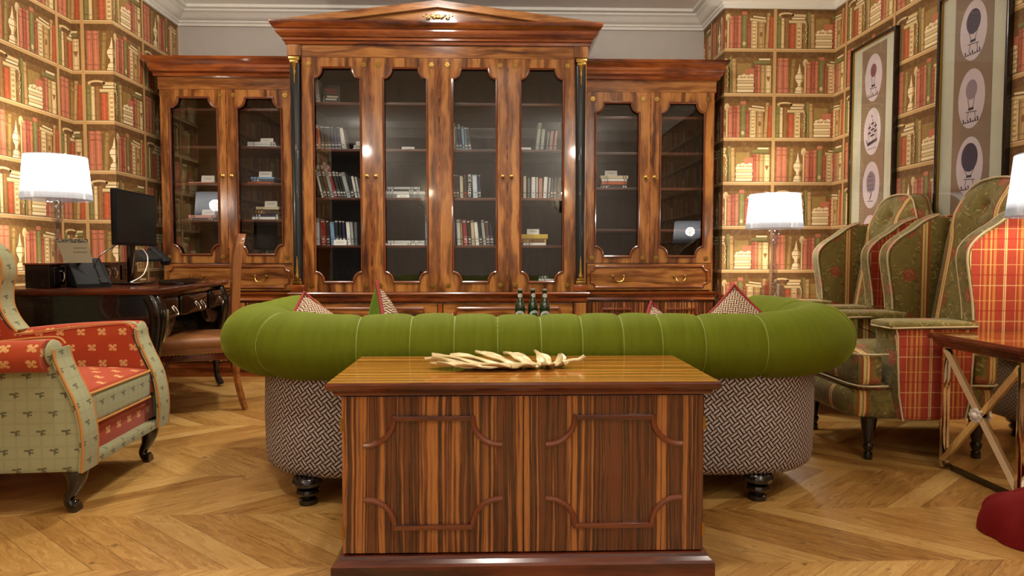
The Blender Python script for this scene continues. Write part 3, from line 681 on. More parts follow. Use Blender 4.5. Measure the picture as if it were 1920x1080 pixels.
BOOKS = [
 ('first tall glass door', 'top shelf', 5.12, 2.041,
  [(-1.34, 0.032, 0.202, -0.016, 'white'), (-1.3, 0.103, 0.159, -0.012, 'cover')],
  [],
  []),
 ('first tall glass door', 'second shelf', 5.12, 1.706,
  [(-1.341, 0.02, 0.198, -0.004, 'crimson'), (-1.319, 0.014, 0.19, -0.012, 'orange'), (-1.303, 0.026, 0.185, -0.012, 'navy'), (-1.275, 0.022, 0.181, -0.012, 'charcoal'), (-1.251, 0.026, 0.181, -0.016, 'black'), (-1.223, 0.022, 0.178, -0.012, 'indigo'), (-1.199, 0.022, 0.174, -0.012, 'dark blue'), (-1.175, 0.026, 0.178, -0.016, 'navy and white'), (-1.145, 0.033, 0.178, -0.033, 'white')],
  [(-1.064, -1.0, -0.003, 0.025, 'white'), (-1.06, -0.999, 0.027, 0.049, 'pale grey')],
  [(-1.049, -0.997, 0.046, 0.068)]),
 ('first tall glass door', 'third shelf', 5.12, 1.342,
  [(-1.305, 0.016, 0.223, -0.053, 'white'), (-1.285, 0.024, 0.271, -0.07, 'dark green'), (-1.257, 0.02, 0.279, -0.066, 'brown'), (-1.235, 0.026, 0.283, -0.066, 'light grey'), (-1.207, 0.022, 0.267, -0.07, 'crimson'), (-1.181, 0.024, 0.215, -0.053, 'dark olive'), (-1.155, 0.018, 0.207, -0.049, 'black'), (-1.135, 0.018, 0.199, -0.045, 'charcoal'), (-1.115, 0.031, 0.203, -0.053, 'silver'), (-1.08, 0.024, 0.171, -0.025, 'black'), (-1.052, 0.02, 0.171, -0.033, 'white'), (-1.028, 0.016, 0.167, -0.029, 'pale grey')],
  [],
  []),
 ('first tall glass door', 'fourth shelf', 5.12, 0.988,
  [(-1.354, 0.028, 0.208, 0.0, 'pale grey'), (-1.314, 0.04, 0.196, -0.008, 'crimson'), (-1.27, 0.02, 0.188, -0.008, 'black'), (-1.24, 0.031, 0.18, -0.012, 'light blue'), (-1.205, 0.024, 0.188, -0.008, 'charcoal'), (-1.177, 0.02, 0.188, -0.004, 'black'), (-1.147, 0.018, 0.184, -0.008, 'indigo'), (-1.117, 0.029, 0.18, -0.012, 'white'), (-1.084, 0.02, 0.18, -0.012, 'silver'), (-1.06, 0.024, 0.176, -0.004, 'grey')],
  [],
  [(-1.214, -1.118, 0.001, 0.041)]),
 ('second tall glass door', 'second shelf', 5.12, 1.702,
  [],
  [],
  [(-0.702, -0.606, 0.0, 0.042)]),
 ('second tall glass door', 'third shelf', 5.12, 1.34,
  [],
  [(-0.822, -0.523, 0.0, 0.031, 'grey'), (-0.818, -0.523, 0.032, 0.059, 'pale grey'), (-0.81, -0.559, 0.074, 0.095, 'silver'), (-0.818, -0.531, 0.06, 0.073, 'charcoal')],
  [(-0.733, -0.641, 0.0, 0.03)]),
 ('second tall glass door', 'fourth shelf', 5.12, 0.986,
  [(-0.523, 0.014, 0.325, -0.004, 'light blue')],  # light blue strip stands in for a reflection edge, shaped as a book
  [(-0.834, -0.529, 0.001, 0.016, 'white'), (-0.809, -0.529, 0.018, 0.04, 'pale grey')],
  []),
 ('third tall glass door', 'second shelf', 5.12, 1.69,
  [(-0.315, 0.028, 0.214, -0.008, 'pale green'), (-0.283, 0.021, 0.19, -0.02, 'slate'), (-0.258, 0.02, 0.211, -0.02, 'navy and white'), (-0.236, 0.018, 0.191, -0.012, 'light blue'), (-0.216, 0.022, 0.183, -0.012, 'teal'), (-0.189, 0.024, 0.179, -0.025, 'charcoal')],
  [],
  []),
 ('third tall glass door', 'third shelf', 5.12, 1.346,
  [(-0.308, 0.02, 0.184, -0.004, 'charcoal'), (-0.284, 0.02, 0.18, -0.004, 'dotted black'), (-0.258, 0.027, 0.176, -0.004, 'cream'), (-0.227, 0.024, 0.18, -0.004, 'black and red'), (-0.199, 0.029, 0.188, 0.0, 'lettered'), (-0.158, 0.037, 0.184, -0.008, 'white and blue'), (-0.119, 0.022, 0.18, -0.004, 'navy')],
  [],
  []),
 ('third tall glass door', 'fourth shelf', 5.12, 0.982,
  [(-0.318, 0.02, 0.211, 0.0, 'light blue'), (-0.281, 0.028, 0.199, -0.008, 'white'), (-0.251, 0.015, 0.199, -0.008, 'tan'), (-0.23, 0.034, 0.195, -0.016, 'crimson'), (-0.192, 0.021, 0.191, -0.016, 'black'), (-0.169, 0.026, 0.191, -0.012, 'cream and tan'), (-0.139, 0.029, 0.179, -0.016, 'white'), (-0.106, 0.02, 0.175, -0.016, 'black'), (-0.081, 0.024, 0.195, -0.02, 'silver'), (-0.055, 0.027, 0.183, -0.016, 'brown'), (-0.024, 0.024, 0.163, -0.016, 'navy')],
  [],
  []),
 ('fourth tall glass door', 'second shelf', 5.12, 1.686,
  [(0.314, 0.029, 0.22, 0.025, 'pale green'), (0.351, 0.028, 0.176, 0.016, 'silver'), (0.396, 0.016, 0.155, 0.016, 'grey'), (0.42, 0.025, 0.159, 0.016, 'dusty pink'), (0.451, 0.022, 0.163, 0.02, 'salmon')],
  [],
  [(0.187, 0.284, 0.0, 0.032)]),
 ('fourth tall glass door', 'third shelf', 5.12, 1.342,
  [(0.225, 0.024, 0.176, 0.0, 'cream'), (0.258, 0.02, 0.164, 0.0, 'grey'), (0.286, 0.033, 0.168, 0.0, 'white'), (0.323, 0.016, 0.169, 0.0, 'pale grey'), (0.343, 0.029, 0.16, 0.0, 'salmon'), (0.376, 0.029, 0.169, 0.008, 'white'), (0.413, 0.016, 0.165, 0.008, 'silver'), (0.433, 0.017, 0.164, 0.008, 'slate'), (0.454, 0.02, 0.168, 0.012, 'charcoal'), (0.482, 0.021, 0.168, 0.012, 'grey')],
  [],
  []),
 ('fourth tall glass door', 'fourth shelf', 5.12, 0.976,
  [],
  [(0.225, 0.401, 0.002, 0.022, 'white'), (0.213, 0.405, 0.024, 0.053, 'brown and gold'), (0.209, 0.414, 0.055, 0.092, 'gold')],
  [(0.256, 0.35, 0.091, 0.131)]),
 ('fourth tall glass door', 'bottom shelf', 5.12, 0.724,
  [],
  [(0.345, 0.484, 0.002, 0.024, 'white'), (0.349, 0.492, 0.026, 0.047, 'brown'), (0.344, 0.501, 0.049, 0.073, 'pale grey'), (0.349, 0.48, 0.076, 0.098, 'charcoal')],
  []),
 ('left half of the left wing', 'third shelf', 5.22, 1.439,
  [],
  [(-2.347, -2.144, -0.005, 0.014, 'salmon')],
  [(-2.261, -2.163, 0.013, 0.064)]),
 ('left half of the left wing', 'fourth shelf', 5.22, 1.183,
  [],
  [(-2.373, -2.162, -0.002, 0.011, 'black and white'), (-2.352, -2.141, 0.012, 0.037, 'salmon')],
  [(-2.262, -2.164, 0.037, 0.08)]),
 ('right half of the left wing', 'second shelf', 5.22, 1.711,
  [],
  [(-1.892, -1.672, -0.006, 0.019, 'white'), (-1.891, -1.68, 0.02, 0.045, 'pale grey')],
  [(-1.803, -1.706, 0.042, 0.073)]),
 ('right half of the left wing', 'third shelf', 5.22, 1.437,
  [],
  [(-1.893, -1.689, -0.003, 0.018, 'orange'), (-1.864, -1.693, 0.019, 0.038, 'slate'), (-1.872, -1.688, 0.04, 0.058, 'light blue')],
  [(-1.82, -1.722, 0.057, 0.102)]),
 ('right half of the left wing', 'fourth shelf', 5.22, 1.164,
  [],
  [(-1.865, -1.665, -0.001, 0.024, 'white'), (-1.856, -1.668, 0.026, 0.045, 'navy'), (-1.84, -1.664, 0.047, 0.082, 'dark and gold'), (-1.835, -1.655, 0.084, 0.108, 'cream')],
  [(-1.779, -1.685, 0.108, 0.153)]),
 ('left half of the right wing', 'third shelf', 5.22, 1.415,
  [],
  [(0.834, 1.048, 0.003, 0.033, 'charcoal'), (0.842, 1.043, 0.035, 0.062, 'orange'), (0.842, 1.043, 0.064, 0.085, 'white'), (0.834, 1.051, 0.086, 0.112, 'cream')],
  [(0.875, 0.97, 0.11, 0.151)]),
]
BC = {'white': (240, 238, 230), 'pale grey': (212, 212, 208), 'light grey': (160, 162, 160), 'grey': (120, 124, 124), 'silver': (178, 182, 180), 'crimson': (142, 26, 28), 'orange': (196, 92, 40),
      'navy': (24, 32, 66), 'indigo': (34, 34, 78), 'dark blue': (26, 42, 80), 'charcoal': (38, 38, 40), 'black': (16, 16, 18), 'navy and white': (24, 32, 62), 'dark green': (30, 46, 36),
      'brown': (92, 56, 38), 'dark olive': (44, 46, 32), 'light blue': (134, 172, 206), 'pale green': (168, 184, 158), 'slate': (78, 92, 110), 'teal': (66, 116, 124), 'dotted black': (22, 22, 24),
      'cream': (218, 204, 170), 'black and red': (30, 14, 14), 'lettered': (20, 20, 30), 'white and blue': (206, 218, 226), 'tan': (182, 148, 102), 'cream and tan': (206, 186, 146),
      'dusty pink': (186, 142, 136), 'salmon': (208, 142, 118), 'gold': (204, 172, 62), 'brown and gold': (112, 76, 34), 'black and white': (28, 28, 28), 'dark and gold': (52, 40, 34), 'cover': (20, 18, 20)}
def book_mat(key):
    c = lin(*BC[key]); s = Sh(key+' book cover'); u, v = s.uv(); lum = sum(c)/3
    mark = (.75, .74, .7) if lum < .15 else tuple(k*.28 for k in c)
    if 'gold' in key: mark = lin(210, 170, 70)
    if key == 'black and red': mark = lin(190, 40, 30)
    if key == 'brown and gold': mark = lin(214, 180, 80)
    cell = s.white(s.vec((u*90+.5).floor(), (v*150).floor(), 1.0)); blk = s.noise(s.vec(u*4, v*16, .3), 1.6, 1) > .52
    f = (cell > .42)*blk*((u.abs()) < .011)
    s.set(color=s.mix(f*.8, c, mark), rough=.38, coat=.15); return s.m
BM = {k: book_mat(k) for k in BC}
def one_book(w, d, h, key, name='book'):
    """upright closed book, spine towards -y, origin at the bottom middle of the spine"""
    m = MB(); t = min(.003, w*.18)
    hw = w/2
    outer = [(-hw, d), (-hw, .004), (-hw*.7, 0), (hw*.7, 0), (hw, .004), (hw, d), (hw-t, d), (hw-t, .007), (-hw+t, .007), (-hw+t, d)]
    m.prism(outer, 'z', 0, h)
    o = m.build(name, BM[key], smooth=False)
    p = MB(); p.box(-hw+t+.0002, hw-t-.0002, .008, d-.004, .003, h-.003); p.build('page_block', M['paper'], o, smooth=False)
    return o
ORD = ['first', 'second', 'third', 'fourth', 'fifth', 'sixth', 'seventh', 'eighth', 'ninth', 'tenth', 'eleventh', 'twelfth']
def snap(z, L): return min(L, key=lambda a: abs(a-z))
random.seed(11)
for door, shelf, Y, zb, ups, flats, cards in BOOKS:
    L = MAIN_SH if 'tall' in door else (LW_SH if 'left wing' in door else RW_SH)
    z = snap(zb, L)
    if door.startswith('fourth') and shelf.startswith('bottom'): z = .665; zoff = 0
    z += .0008
    where = ('behind '+door) if 'door' in door else door.replace(' of the ', ' of ')
    nice = {'cover': 'dark', 'lettered': 'black white-lettered'}
    cnt = {}
    for i, (x, wd, h, lean, key) in enumerate(ups):
        if key == 'cover':
            b = one_book(.02, .125, h, 'cover', 'book'); b.rotation_euler = (math.radians(-7), 0, math.radians(90)); b.location = (x+wd-.004, Y+.02, z+.0005)
            b.rotation_euler = (0, 0, math.radians(-80)); b.location = (x+.012, Y+.012, z)
            k = MB(); random.seed(3)
            for (a0, a1, c0, c1) in ((.02, .10, .115, .125), (.03, .095, .10, .11), (.02, .11, .07, .078), (.04, .09, .05, .06), (.03, .10, .02, .026)): pass
            for q, mt, r in (('cover_title', BM['crimson'], ((.02, .10, .112, .13), (.03, .10, .092, .106))), ('cover_print', BM['white'], ((.03, .11, .064, .078), (.02, .10, .045, .058), (.03, .09, .018, .03)))):
                k = MB()
                for (a0, a1, c0, c1) in r: k.box(.0098, .0108, a0, a1, c0, c1)
                k.build(q, mt, b, smooth=False)
            tag(b, 'dark book with red and white print, cover outward on the top shelf', 'book', 'books in the central bookcase'); continue
        b = one_book(wd*.93, .135+.012*random.random(), h, key)
        b.location = (x+wd/2+(abs(lean)*.02), Y+random.uniform(-.006, .006), z + abs(math.sin(lean/h))*wd*.5)
        b.rotation_euler = (0, math.atan2(lean, h), 0)
        tag(b, '%s book, %s from left, %s %s' % (nice.get(key, key), ORD[i], shelf, where), 'book', 'books in the central bookcase')
        if key == 'lettered':
            fc = bpy.data.curves.new('lettering', 'FONT'); fc.body = 'DE HALL'; fc.size = .036; fc.extrude = .0004; fc.align_x = 'CENTER'; fc.align_y = 'CENTER'
            tmp = bpy.data.objects.new('tmp', fc); COL.objects.link(tmp)
            me = bpy.data.meshes.new_from_object(tmp); bpy.data.objects.remove(tmp, do_unlink=True)
            me.materials.clear(); me.materials.append(M['card'])
            fo = bpy.data.objects.new('spine_lettering', me); COL.objects.link(fo); fo.parent = b
            fo.location = (0, -.0008, h*.55); fo.rotation_euler = (Matrix.Rotation(PI/2, 4, 'Y') @ Matrix.Rotation(PI/2, 4, 'X')).to_euler()
    flats = sorted(flats, key=lambda q: q[2])
    zc = z; nf = len(flats)
    for i, (x0, x1, a, bb, key) in enumerate(flats):
        th = max(.01, bb-a); ln = x1-x0
        # lying book: spine towards the viewer
        b = one_book(th-.0008, .13, ln, key); b.rotation_euler = (0, PI/2, 0); b.location = (x0, Y, zc+th/2)
        zc += th
        pos = 'lying alone' if nf == 1 else ('topmost' if i == nf-1 else ('lowest' if i == 0 else ('second from bottom' if i == 1 else 'third from bottom')))
        tag(b, 'flat %s book, %s on %s %s' % (key, pos, shelf, where) if nf > 1 else 'flat %s book on %s %s' % (key, shelf, where), 'book', 'books lying flat on shelves')
    for (x0, x1, a, bb) in cards:
        hh = max(.03, min(.06, bb-a)); base = zc if flats and x0 > min(f[0] for f in flats)-.02 and x1 < max(f[1] for f in flats)+.02 and a > .012 else z
        yy = Y-.022 if base == z and (ups or flats) else Y+.03
        c = MB(); wd = x1-x0
        c.prism([(0, 0), (.0012, 0), (.012, hh), (.0225, 0), (.0237, 0), (.0127, hh+.001), (.0113, hh+.001)], 'x', 0, wd)
        o = c.build('label_card', M['card'], smooth=False, loc=(x0, yy, base+.0006))
        l = MB()
        for q in (.45, .62): l.M = Matrix.Translation((0, .012*q*1.0-.0004, hh*q)); l.box(wd*.2, wd*.8, -.0003, .0004, -.0016, .0016)
        l.build('printed_line', M['ink'], o, smooth=False)
        tag(o, 'white folded label card on the %s %s' % (shelf, where), 'label card', 'white label cards on the shelves')
# ================================================================== upholstery
def velvet(name, c):
    s = Sh(name); x, y, z = s.obj(); n = s.noise(s.vec(x, y, z*.5), 9, 4, .6); n2 = s.noise(s.vec(x, y, z), 260, 2)
    lw = s.N.new('ShaderNodeLayerWeight'); lw.inputs[0].default_value = .5; fc = X(s, lw.outputs['Facing'])
    u, v = s.uv(); st = s.noise(s.vec(u*26, v*2.2, 0.0), 2.2, 3, .6)
    base = s.mix(n*.7, c, tuple(k*.62 for k in c)); base = s.mix((st-.44)*1.1, base, tuple(k*.55 for k in c)); base = s.mix((.40-st)*1.4, base, tuple(min(1, k*1.6) for k in c))
    s.set(color=base, rough=.8, sheen=.32, sheenr=.3, sheenc=tuple(min(1, k*3.0+.01) for k in c), spec=.2)
    s.bump(n2, .12, .0008); return s.m
M['green'] = velvet('green velvet', lin(104, 116, 14))
M['green_d'] = velvet('green velvet cushion', lin(92, 118, 22))
M['redvel'] = velvet('red velvet', lin(118, 12, 12))
def basket(name, lite, dark, cell=.027):
    s = Sh(name); u, v = s.uv(); a = math.radians(38)
    p = (u*math.cos(a)+v*math.sin(a))/cell; q = (v*math.cos(a)-u*math.sin(a))/cell
    chk = ((p.floor()+q.floor()).mod(2.0)) < .5
    sp = ((p.fr()*2.0).fr()-.5).abs(); sq = ((q.fr()*2.0).fr()-.5).abs()
    ep = (q.fr()-.5).abs() < .47; eq = (p.fr()-.5).abs() < .47
    A = (sp < .30); B = (sq < .30)
    thr = chk*A*ep + (1-chk)*B*eq
    hole = ((p.fr()-.5).abs() > .40)*((q.fr()-.5).abs() > .40)
    thr = thr*(1-hole)
    n = s.noise(s.vec(u, v, 0.0), 400, 2)
    s.set(color=s.mix(thr, dark, s.mix(n*.5, lite, tuple(k*.7 for k in lite))), rough=.75, spec=.2)
    s.bump(thr, .5, .0015); return s.m
M['weave'] = basket('woven lattice fabric', lin(190, 176, 168), lin(34, 20, 22))
M['weave_s'] = basket('woven lattice cushion fabric', lin(206, 180, 150), lin(60, 24, 20), .02)
M['redtrim'] = plain('red trim', lin(150, 34, 28), .7, bumpn=300)
def sprig(name, base, mot, mot2, cell=.075, size=.016, check=None, ck=.012, leafy=False):
    """staggered little motifs on a checked ground"""
    s = Sh(name); u, v = s.uv(); p = u/cell; q = v/(cell*.8)
    row = q.floor(); p = p + row.mod(2.0)*.5; fx = (p.fr()-.5)*cell; fy = (q.fr()-.5)*(cell*.8)
    d = None
    for (cx, cy, rx, ry) in (((-.55, .45, .5, .42), (.55, .5, .45, .4), (-.5, -.45, .42, .38), (.5, -.5, .5, .4), (0, 0, .42, .42)) if not leafy else ((-.6, .3, .6, .26), (.5, .45, .55, .24), (.1, -.1, .3, .7), (.6, -.25, .4, .2))):
        dx = (fx-cx*size)/(rx*size); dy = (fy-cy*size)/(ry*size); e = (dx*dx+dy*dy).sqrt()
        d = e if d is None else d.min(e)
    nz = s.noise(s.vec(u, v, 0.0), 180, 2)
    m = (d+nz*.5) < 1.2
    lines = (((u/ck).fr()-.5).abs() > .40).max(((v/ck).fr()-.5).abs() > .40)
    c = s.mix(lines*(.35 if not leafy else .45), base, check)
    c = s.mix(m, c, s.mix((nz > .5), mot, mot2))
    n = s.noise(s.vec(u, v, 1.0), 6, 3); c = s.mix(n*.3, c, tuple(k*.7 for k in base))
    s.set(color=c, rough=.8, spec=.15, sheen=.15); s.bump(s.noise(s.vec(u, v, 0.0), 500, 1), .2, .0008); return s.m
M['redfab'] = sprig('red fabric with small cream flowers', lin(170, 62, 32), lin(228, 186, 120), lin(214, 150, 90), .085, .017, lin(206, 104, 46), .008)
M['sage'] = sprig('sage fabric with leaf sprigs', lin(164, 164, 124), lin(80, 82, 58), lin(104, 100, 70), .082, .015, lin(146, 148, 110), .041, True)
M['orpipe'] = plain('golden orange piping', lin(200, 138, 66), .7)
M['seam'] = plain('green seam cord with painted highlight', lin(138, 150, 62), .6)  # colour lightened to paint in the highlight along each seam
M['crpipe'] = plain('cream piping', lin(206, 188, 146), .7)
def olive_floral(name, stripes=True, period=.30, off=0.0):
    s = Sh(name); u, v = s.uv(); base = lin(112, 96, 46); n = s.noise(s.vec(u, v, 0.0), 7, 4, .6)
    c = s.mix(n, lin(98, 86, 40), lin(140, 124, 66))
    leaf = s.noise(s.vec(u*1.0, v, 3.0), 16, 3, .65, 1.6)
    c = s.mix((leaf > .57)*.6, c, lin(84, 82, 36))
    c = s.mix((s.noise(s.vec(u, v, 9.0), 22, 2, .5, 2.0) > .63)*.5, c, lin(190, 170, 110))
    cell = .23; p = (u+.05+off)/cell; q = v/cell; q2 = q + p.floor().mod(2.0)*.5
    fx = (p.fr()-.5)*cell; fy = (q2.fr()-.5)*cell; nz = s.noise(s.vec(u, v, 5.0), 45, 3, .6, 1.0)
    r = (fx*fx+fy*fy).sqrt() + (nz-.5)*.05
    c = s.mix((r < .034)*.75, c, s.mix((nz > .52), lin(158, 62, 42), lin(176, 104, 74)))
    if stripes:
        g = ((u+off)/period).fr()*period
        for a, b, col in ((.10, .112, lin(150, 78, 40)), (.112, .122, lin(214, 184, 116)), (.126, .138, lin(214, 184, 116)), (.138, .146, lin(150, 78, 40))):
            c = s.mix((g > a)*(g < b), c, col)
    s.set(color=c, rough=.75, sheen=.3, sheenr=.4, spec=.2); s.bump(s.noise(s.vec(u, v, 0.0), 300, 2), .25, .001); return s.m
M['olive'] = olive_floral('olive floral fabric with stripes')
M['olive_p'] = olive_floral('olive floral fabric', False)
def plaid(name):
    s = Sh(name); u, v = s.uv(); c = s.mix(s.noise(s.vec(u*3, v*.4, 0.0), 60, 3), lin(154, 50, 32), lin(180, 74, 48))
    P = .155; g = (u/P).fr()*P; h = ((v+.03)/P).fr()*P
    def st(c, t, a, w_, col, k): return s.mix((t > a)*(t < a+w_)*k, c, col)
    for a, w_, col, k in ((.012, .005, lin(228, 206, 140), .85), (.020, .004, lin(228, 206, 140), .8), (.058, .012, lin(206, 150, 70), .6), (.078, .008, lin(214, 170, 90), .7), (.098, .012, lin(206, 150, 70), .55), (.122, .004, lin(220, 190, 120), .5)):
        c = st(c, g, a, w_, col, k)
    for a, w_, col, k in ((.03, .005, lin(226, 190, 130), .5), (.075, .006, lin(150, 36, 26), .6), (.12, .004, lin(226, 180, 110), .45)):
        c = st(c, h, a, w_, col, k)
    s.set(color=c, rough=.75, sheen=.1, spec=.2); s.bump(s.noise(s.vec(u*2, v*2, 0.0), 300, 2), .2, .0008); return s.m
M['plaid'] = plaid('red tartan fabric')
M['leather'] = plain('tan leather', lin(132, 82, 40), .42, bumpn=90)
M['oak'] = wood('honey coloured chair wood', lin(92, 48, 18), lin(132, 78, 34), lin(156, 98, 46), rough=.3, coat=.3)
# ================================================================== green sofa
SX = .19            # centre line
sofa = empty('sofa', (SX, 2.85, 0), label='large green velvet rolled-back sofa with woven lattice base, seen from behind', cat='sofa')
def upath(hw, yb, yf, r, step=.012, sup=2.0):
    """U shaped plan path: from the front of the left arm round the back to the front of the right arm"""
    P = []
    P += [(-hw, yf)]
    n = max(2, int((yf-yb-r)/step))
    P = [(-hw, yf+(yb+r-yf)*i/n) for i in range(n)]
    m = int(r*PI/2/step)
    P += [(-hw+r-r*math.cos(PI/2*i/m), yb+r-r*math.sin(PI/2*i/m)) for i in range(m)]
    k = int((2*hw-2*r)/step)
    P += [(-hw+r+(2*hw-2*r)*i/k, yb) for i in range(k)]
    P += [(-x, y) for x, y in reversed(P[:n+m])]
    return [(x+SX, y) for x, y in P]
def normals(P):
    N = []
    for i in range(len(P)):
        a = Vector(P[max(i-1, 0)]); b = Vector(P[min(i+1, len(P)-1)]); t = (b-a).normalized(); N.append(Vector((-t.y, t.x))*-1)
    return N
def lens(P):
    L = [0]
    for a, b in zip(P, P[1:]): L.append(L[-1]+(Vector(b)-Vector(a)).length)
    return L
# the fat roll
P = upath(1.155, 2.415, 3.42, .40, .008); N = normals(P); L = lens(P); T = L[-1]
seams = []
# seam positions along the roll measured from the middle of the back
mid = T/2
back_seams = [-.62, -.47, -.315, -.16, -.005, .148, .292, .436, .585]
corner = [-.80, -1.02, -1.30, -1.62, .80, 1.02, 1.30, 1.62]
seams = [mid+q for q in (-1.42, -.978, -.668, -.48, -.329, -.18, -.027, .12, .262, .403, .555, .77, 1.15, 1.45)]
def pinchf(s_):
    d = min(abs(s_-q) for q in seams); return math.exp(-(d/.007)**2)*.008 + math.exp(-(d/.028)**2)*.005
R = []; SEG = 40
random.seed(5)
for i, (p, n) in enumerate(zip(P, N)):
    side = min(1, max(0, (abs(L[i]-mid)-.75)/.35)); rr = .122+.018*side; rz = .120+.010*side
    e = min(L[i], T-L[i]); k = 1 if e > .10 else math.sqrt(max(.02, 1-((.10-e)/.10)**2))
    pin = pinchf(L[i]); zc = .575+.002*math.sin(L[i]*9)+.006*side
    a = rr-pin; b = rz-pin; ring = []
    for j in range(SEG):
        t = 2*PI*j/SEG; wr = 1+.004*math.sin(L[i]*38+t*2.0)+.004*math.sin(L[i]*13+t*3.0)
        o = a*k*math.cos(t)*wr; z = b*k*math.sin(t)*wr
        ring.append((p[0]+n.x*o, p[1]+n.y*o, zc+z))
    R.append(ring)
m = MB(); m.rings(R, uvf=lambda i, j: (L[min(j, len(L)-1)], i/SEG*.78)); roll = wb(m, 'rolled_back', M['green'], sofa, angle=80)
for q in seams:
    i = min(range(len(L)), key=lambda k: abs(L[k]-q)); p, n = P[i], N[i]
    side = min(1, max(0, (abs(L[i]-mid)-.75)/.35)); rr = .122+.018*side-.0118; rz = .120+.010*side-.0118
    c = MB(); c.tube([(p[0]+n.x*rr*math.cos(2*PI*j/28), p[1]+n.y*rr*math.cos(2*PI*j/28), .575+.002*math.sin(L[i]*9)+.006*side+rz*math.sin(2*PI*j/28)) for j in range(28)], .0022, 5, closed=True)
    wb(c, 'seam_cord', M['seam'], roll)
# base body, outside covered in the woven fabric
Pb = upath(1.10, 2.375, 3.40, .34, .03); Pi = upath(.90, 2.60, 3.40, .16, .03)
Nb = normals(Pb); Lb = lens(Pb)
zs = [(.100, -.020), (.112, -.006), (.14, .0), (.30, .004), (.46, .0), (.52, -.01)]
m = MB(); rows = [[(p[0]+n.x*o, p[1]+n.y*o, z) for p, n in zip(Pb, Nb)] for z, o in zs]
V = [[m.v(q) for q in r] for r in rows]
for j in range(len(V)-1):
    for i in range(len(Pb)-1):
        m.f([V[j][i], V[j][i+1], V[j+1][i+1], V[j+1][i]], [(Lb[i], zs[j][0]), (Lb[i+1], zs[j][0]), (Lb[i+1], zs[j+1][0]), (Lb[i], zs[j+1][0])])
# bottom and front ends
def near(i): return (Pb[i][0]*.8+SX*.2, min(3.38, max(2.6, Pb[i][1])))
bi = [m.v((p[0], p[1], .100)) for p in [near(i) for i in range(len(Pb))]]
for i in range(len(Pb)-1): m.f([V[0][i+1], V[0][i], bi[i], bi[i+1]])
m.box(SX-1.095, SX-.90, 3.36, 3.40, .10, .50, .01); m.box(SX+.90, SX+1.095, 3.36, 3.40, .10, .50, .01); m.box(SX-.92, SX+.92, 3.33, 3.37, .10, .26, .01)
wb(m, 'base', M['weave'], sofa, angle=60, recalc=False)
wb(MB().box(SX-.93, SX+.93, 2.62, 3.33, .14, .27, .02), 'seat_frame', M['weave'], sofa)
# inner back and arms with buttoned velvet
m = MB(); Pn = upath(.93, 2.56, 3.36, .20, .02); Nn = normals(Pn); Ln = lens(Pn); R = []
for z, o in ((.26, -.05), (.36, -.03), (.46, -.01), (.56, .08), (.60, .14)): R.append([(p[0]+n.x*(o+.008*math.sin(l*20)), p[1]+n.y*(o+.008*math.sin(l*20)), z) for p, n, l in zip(Pn, Nn, Ln)])
V = [[m.v(q) for q in r] for r in R]
for j in range(len(V)-1):
    for i in range(len(Pn)-1): m.f([V[j][i+1], V[j][i], V[j+1][i], V[j+1][i+1]])
wb(m, 'inner_back', M['green'], sofa, recalc=False)
for k in (-1, 0, 1):
    wb(MB().soft((SX+k*.595, 2.99, .345), (.292, .385, .075), .05, (0, 0, .02)), 'seat_cushion', M['green'], sofa)
for x, y in ((-.68, 2.42), (.98, 2.42), (-.80, 3.25), (1.18, 3.25)):
    l = MB(); l.lathe([(.030, 0), (.034, .004), (.034, .018), (.026, .024), (.036, .036), (.044, .046), (.040, .056), (.030, .060), (.052, .072), (.058, .086), (.054, .098), (.05, .102)], (x, y, 0), 22); wb(l, 'leg', M['ebony'], sofa)
# ------------------------------------------------------------------ cushions
def pillow(loc, rot, size, front, back, label, parts=True, group='lattice and velvet cushions on the sofa'):
    m = MB(); S = size/2; n = 12; G = {}
    def sh(side):
        for i in range(n+1):
            for j in range(n+1):
                x = -1+2*i/n; z = -1+2*j/n; e = (1-x**2)*(1-z**2)
                px = x*S*(1-.10*(1-z*z)*abs(x)**3); pz = z*S*(1-.10*(1-x*x)*abs(z)**3)
                t = .075*max(0, e)**.55
                G[(side, i, j)] = (px, side*t, pz)
    sh(-1); sh(1)
    def skin(side, mt, name, parent):
        mm = MB(); V = {(i, j): mm.v(G[(side, i, j)]) for i in range(n+1) for j in range(n+1)}
        for i in range(n):
            for j in range(n):
                q = [(i, j), (i+1, j), (i+1, j+1), (i, j+1)]
                if side > 0: q.reverse()
                mm.f([V[a] for a in q], [(G[(side,)+a][0], G[(side,)+a][2]) for a in q])
        return mm.build(name, mt, parent, recalc=False, angle=80)
    o = empty('cushion', loc, 0, label, 'cushion', group); o.rotation_euler = rot
    skin(-1, front, 'front_cover', o); skin(1, back, 'back_cover', o)
    E = [G[(1, i, 0)] for i in range(n)]+[G[(1, n, j)] for j in range(n)]+[G[(1, n-i, n)] for i in range(n)]+[G[(1, 0, n-j)] for j in range(n)]
    t = MB(); t.tube(E, .0075, 6, closed=True); t.build('piping', M['redtrim'], o)
    return o
R_ = math.radians
pillow((-.70, 2.68, .555), (R_(-40), R_(36), R_(14)), .33, M['weave_s'], M['green_d'], 'lattice cushion with red piping at the left end of the sofa')
pillow((-.43, 2.70, .565), (R_(-14), R_(44), R_(90)), .34, M['weave_s'], M['green_d'], 'cushion showing its green velvet side beside the left lattice cushion')
pillow((1.0, 2.72, .56), (R_(-30), R_(38), R_(-42)), .34, M['weave_s'], M['green_d'], 'lattice cushion with red piping at the right end of the sofa')
pillow((.72, 2.76, .50), (R_(-40), R_(44), R_(5)), .33, M['weave_s'], M['green_d'], 'cushion nearly hidden behind the sofa back, only its red corners showing')

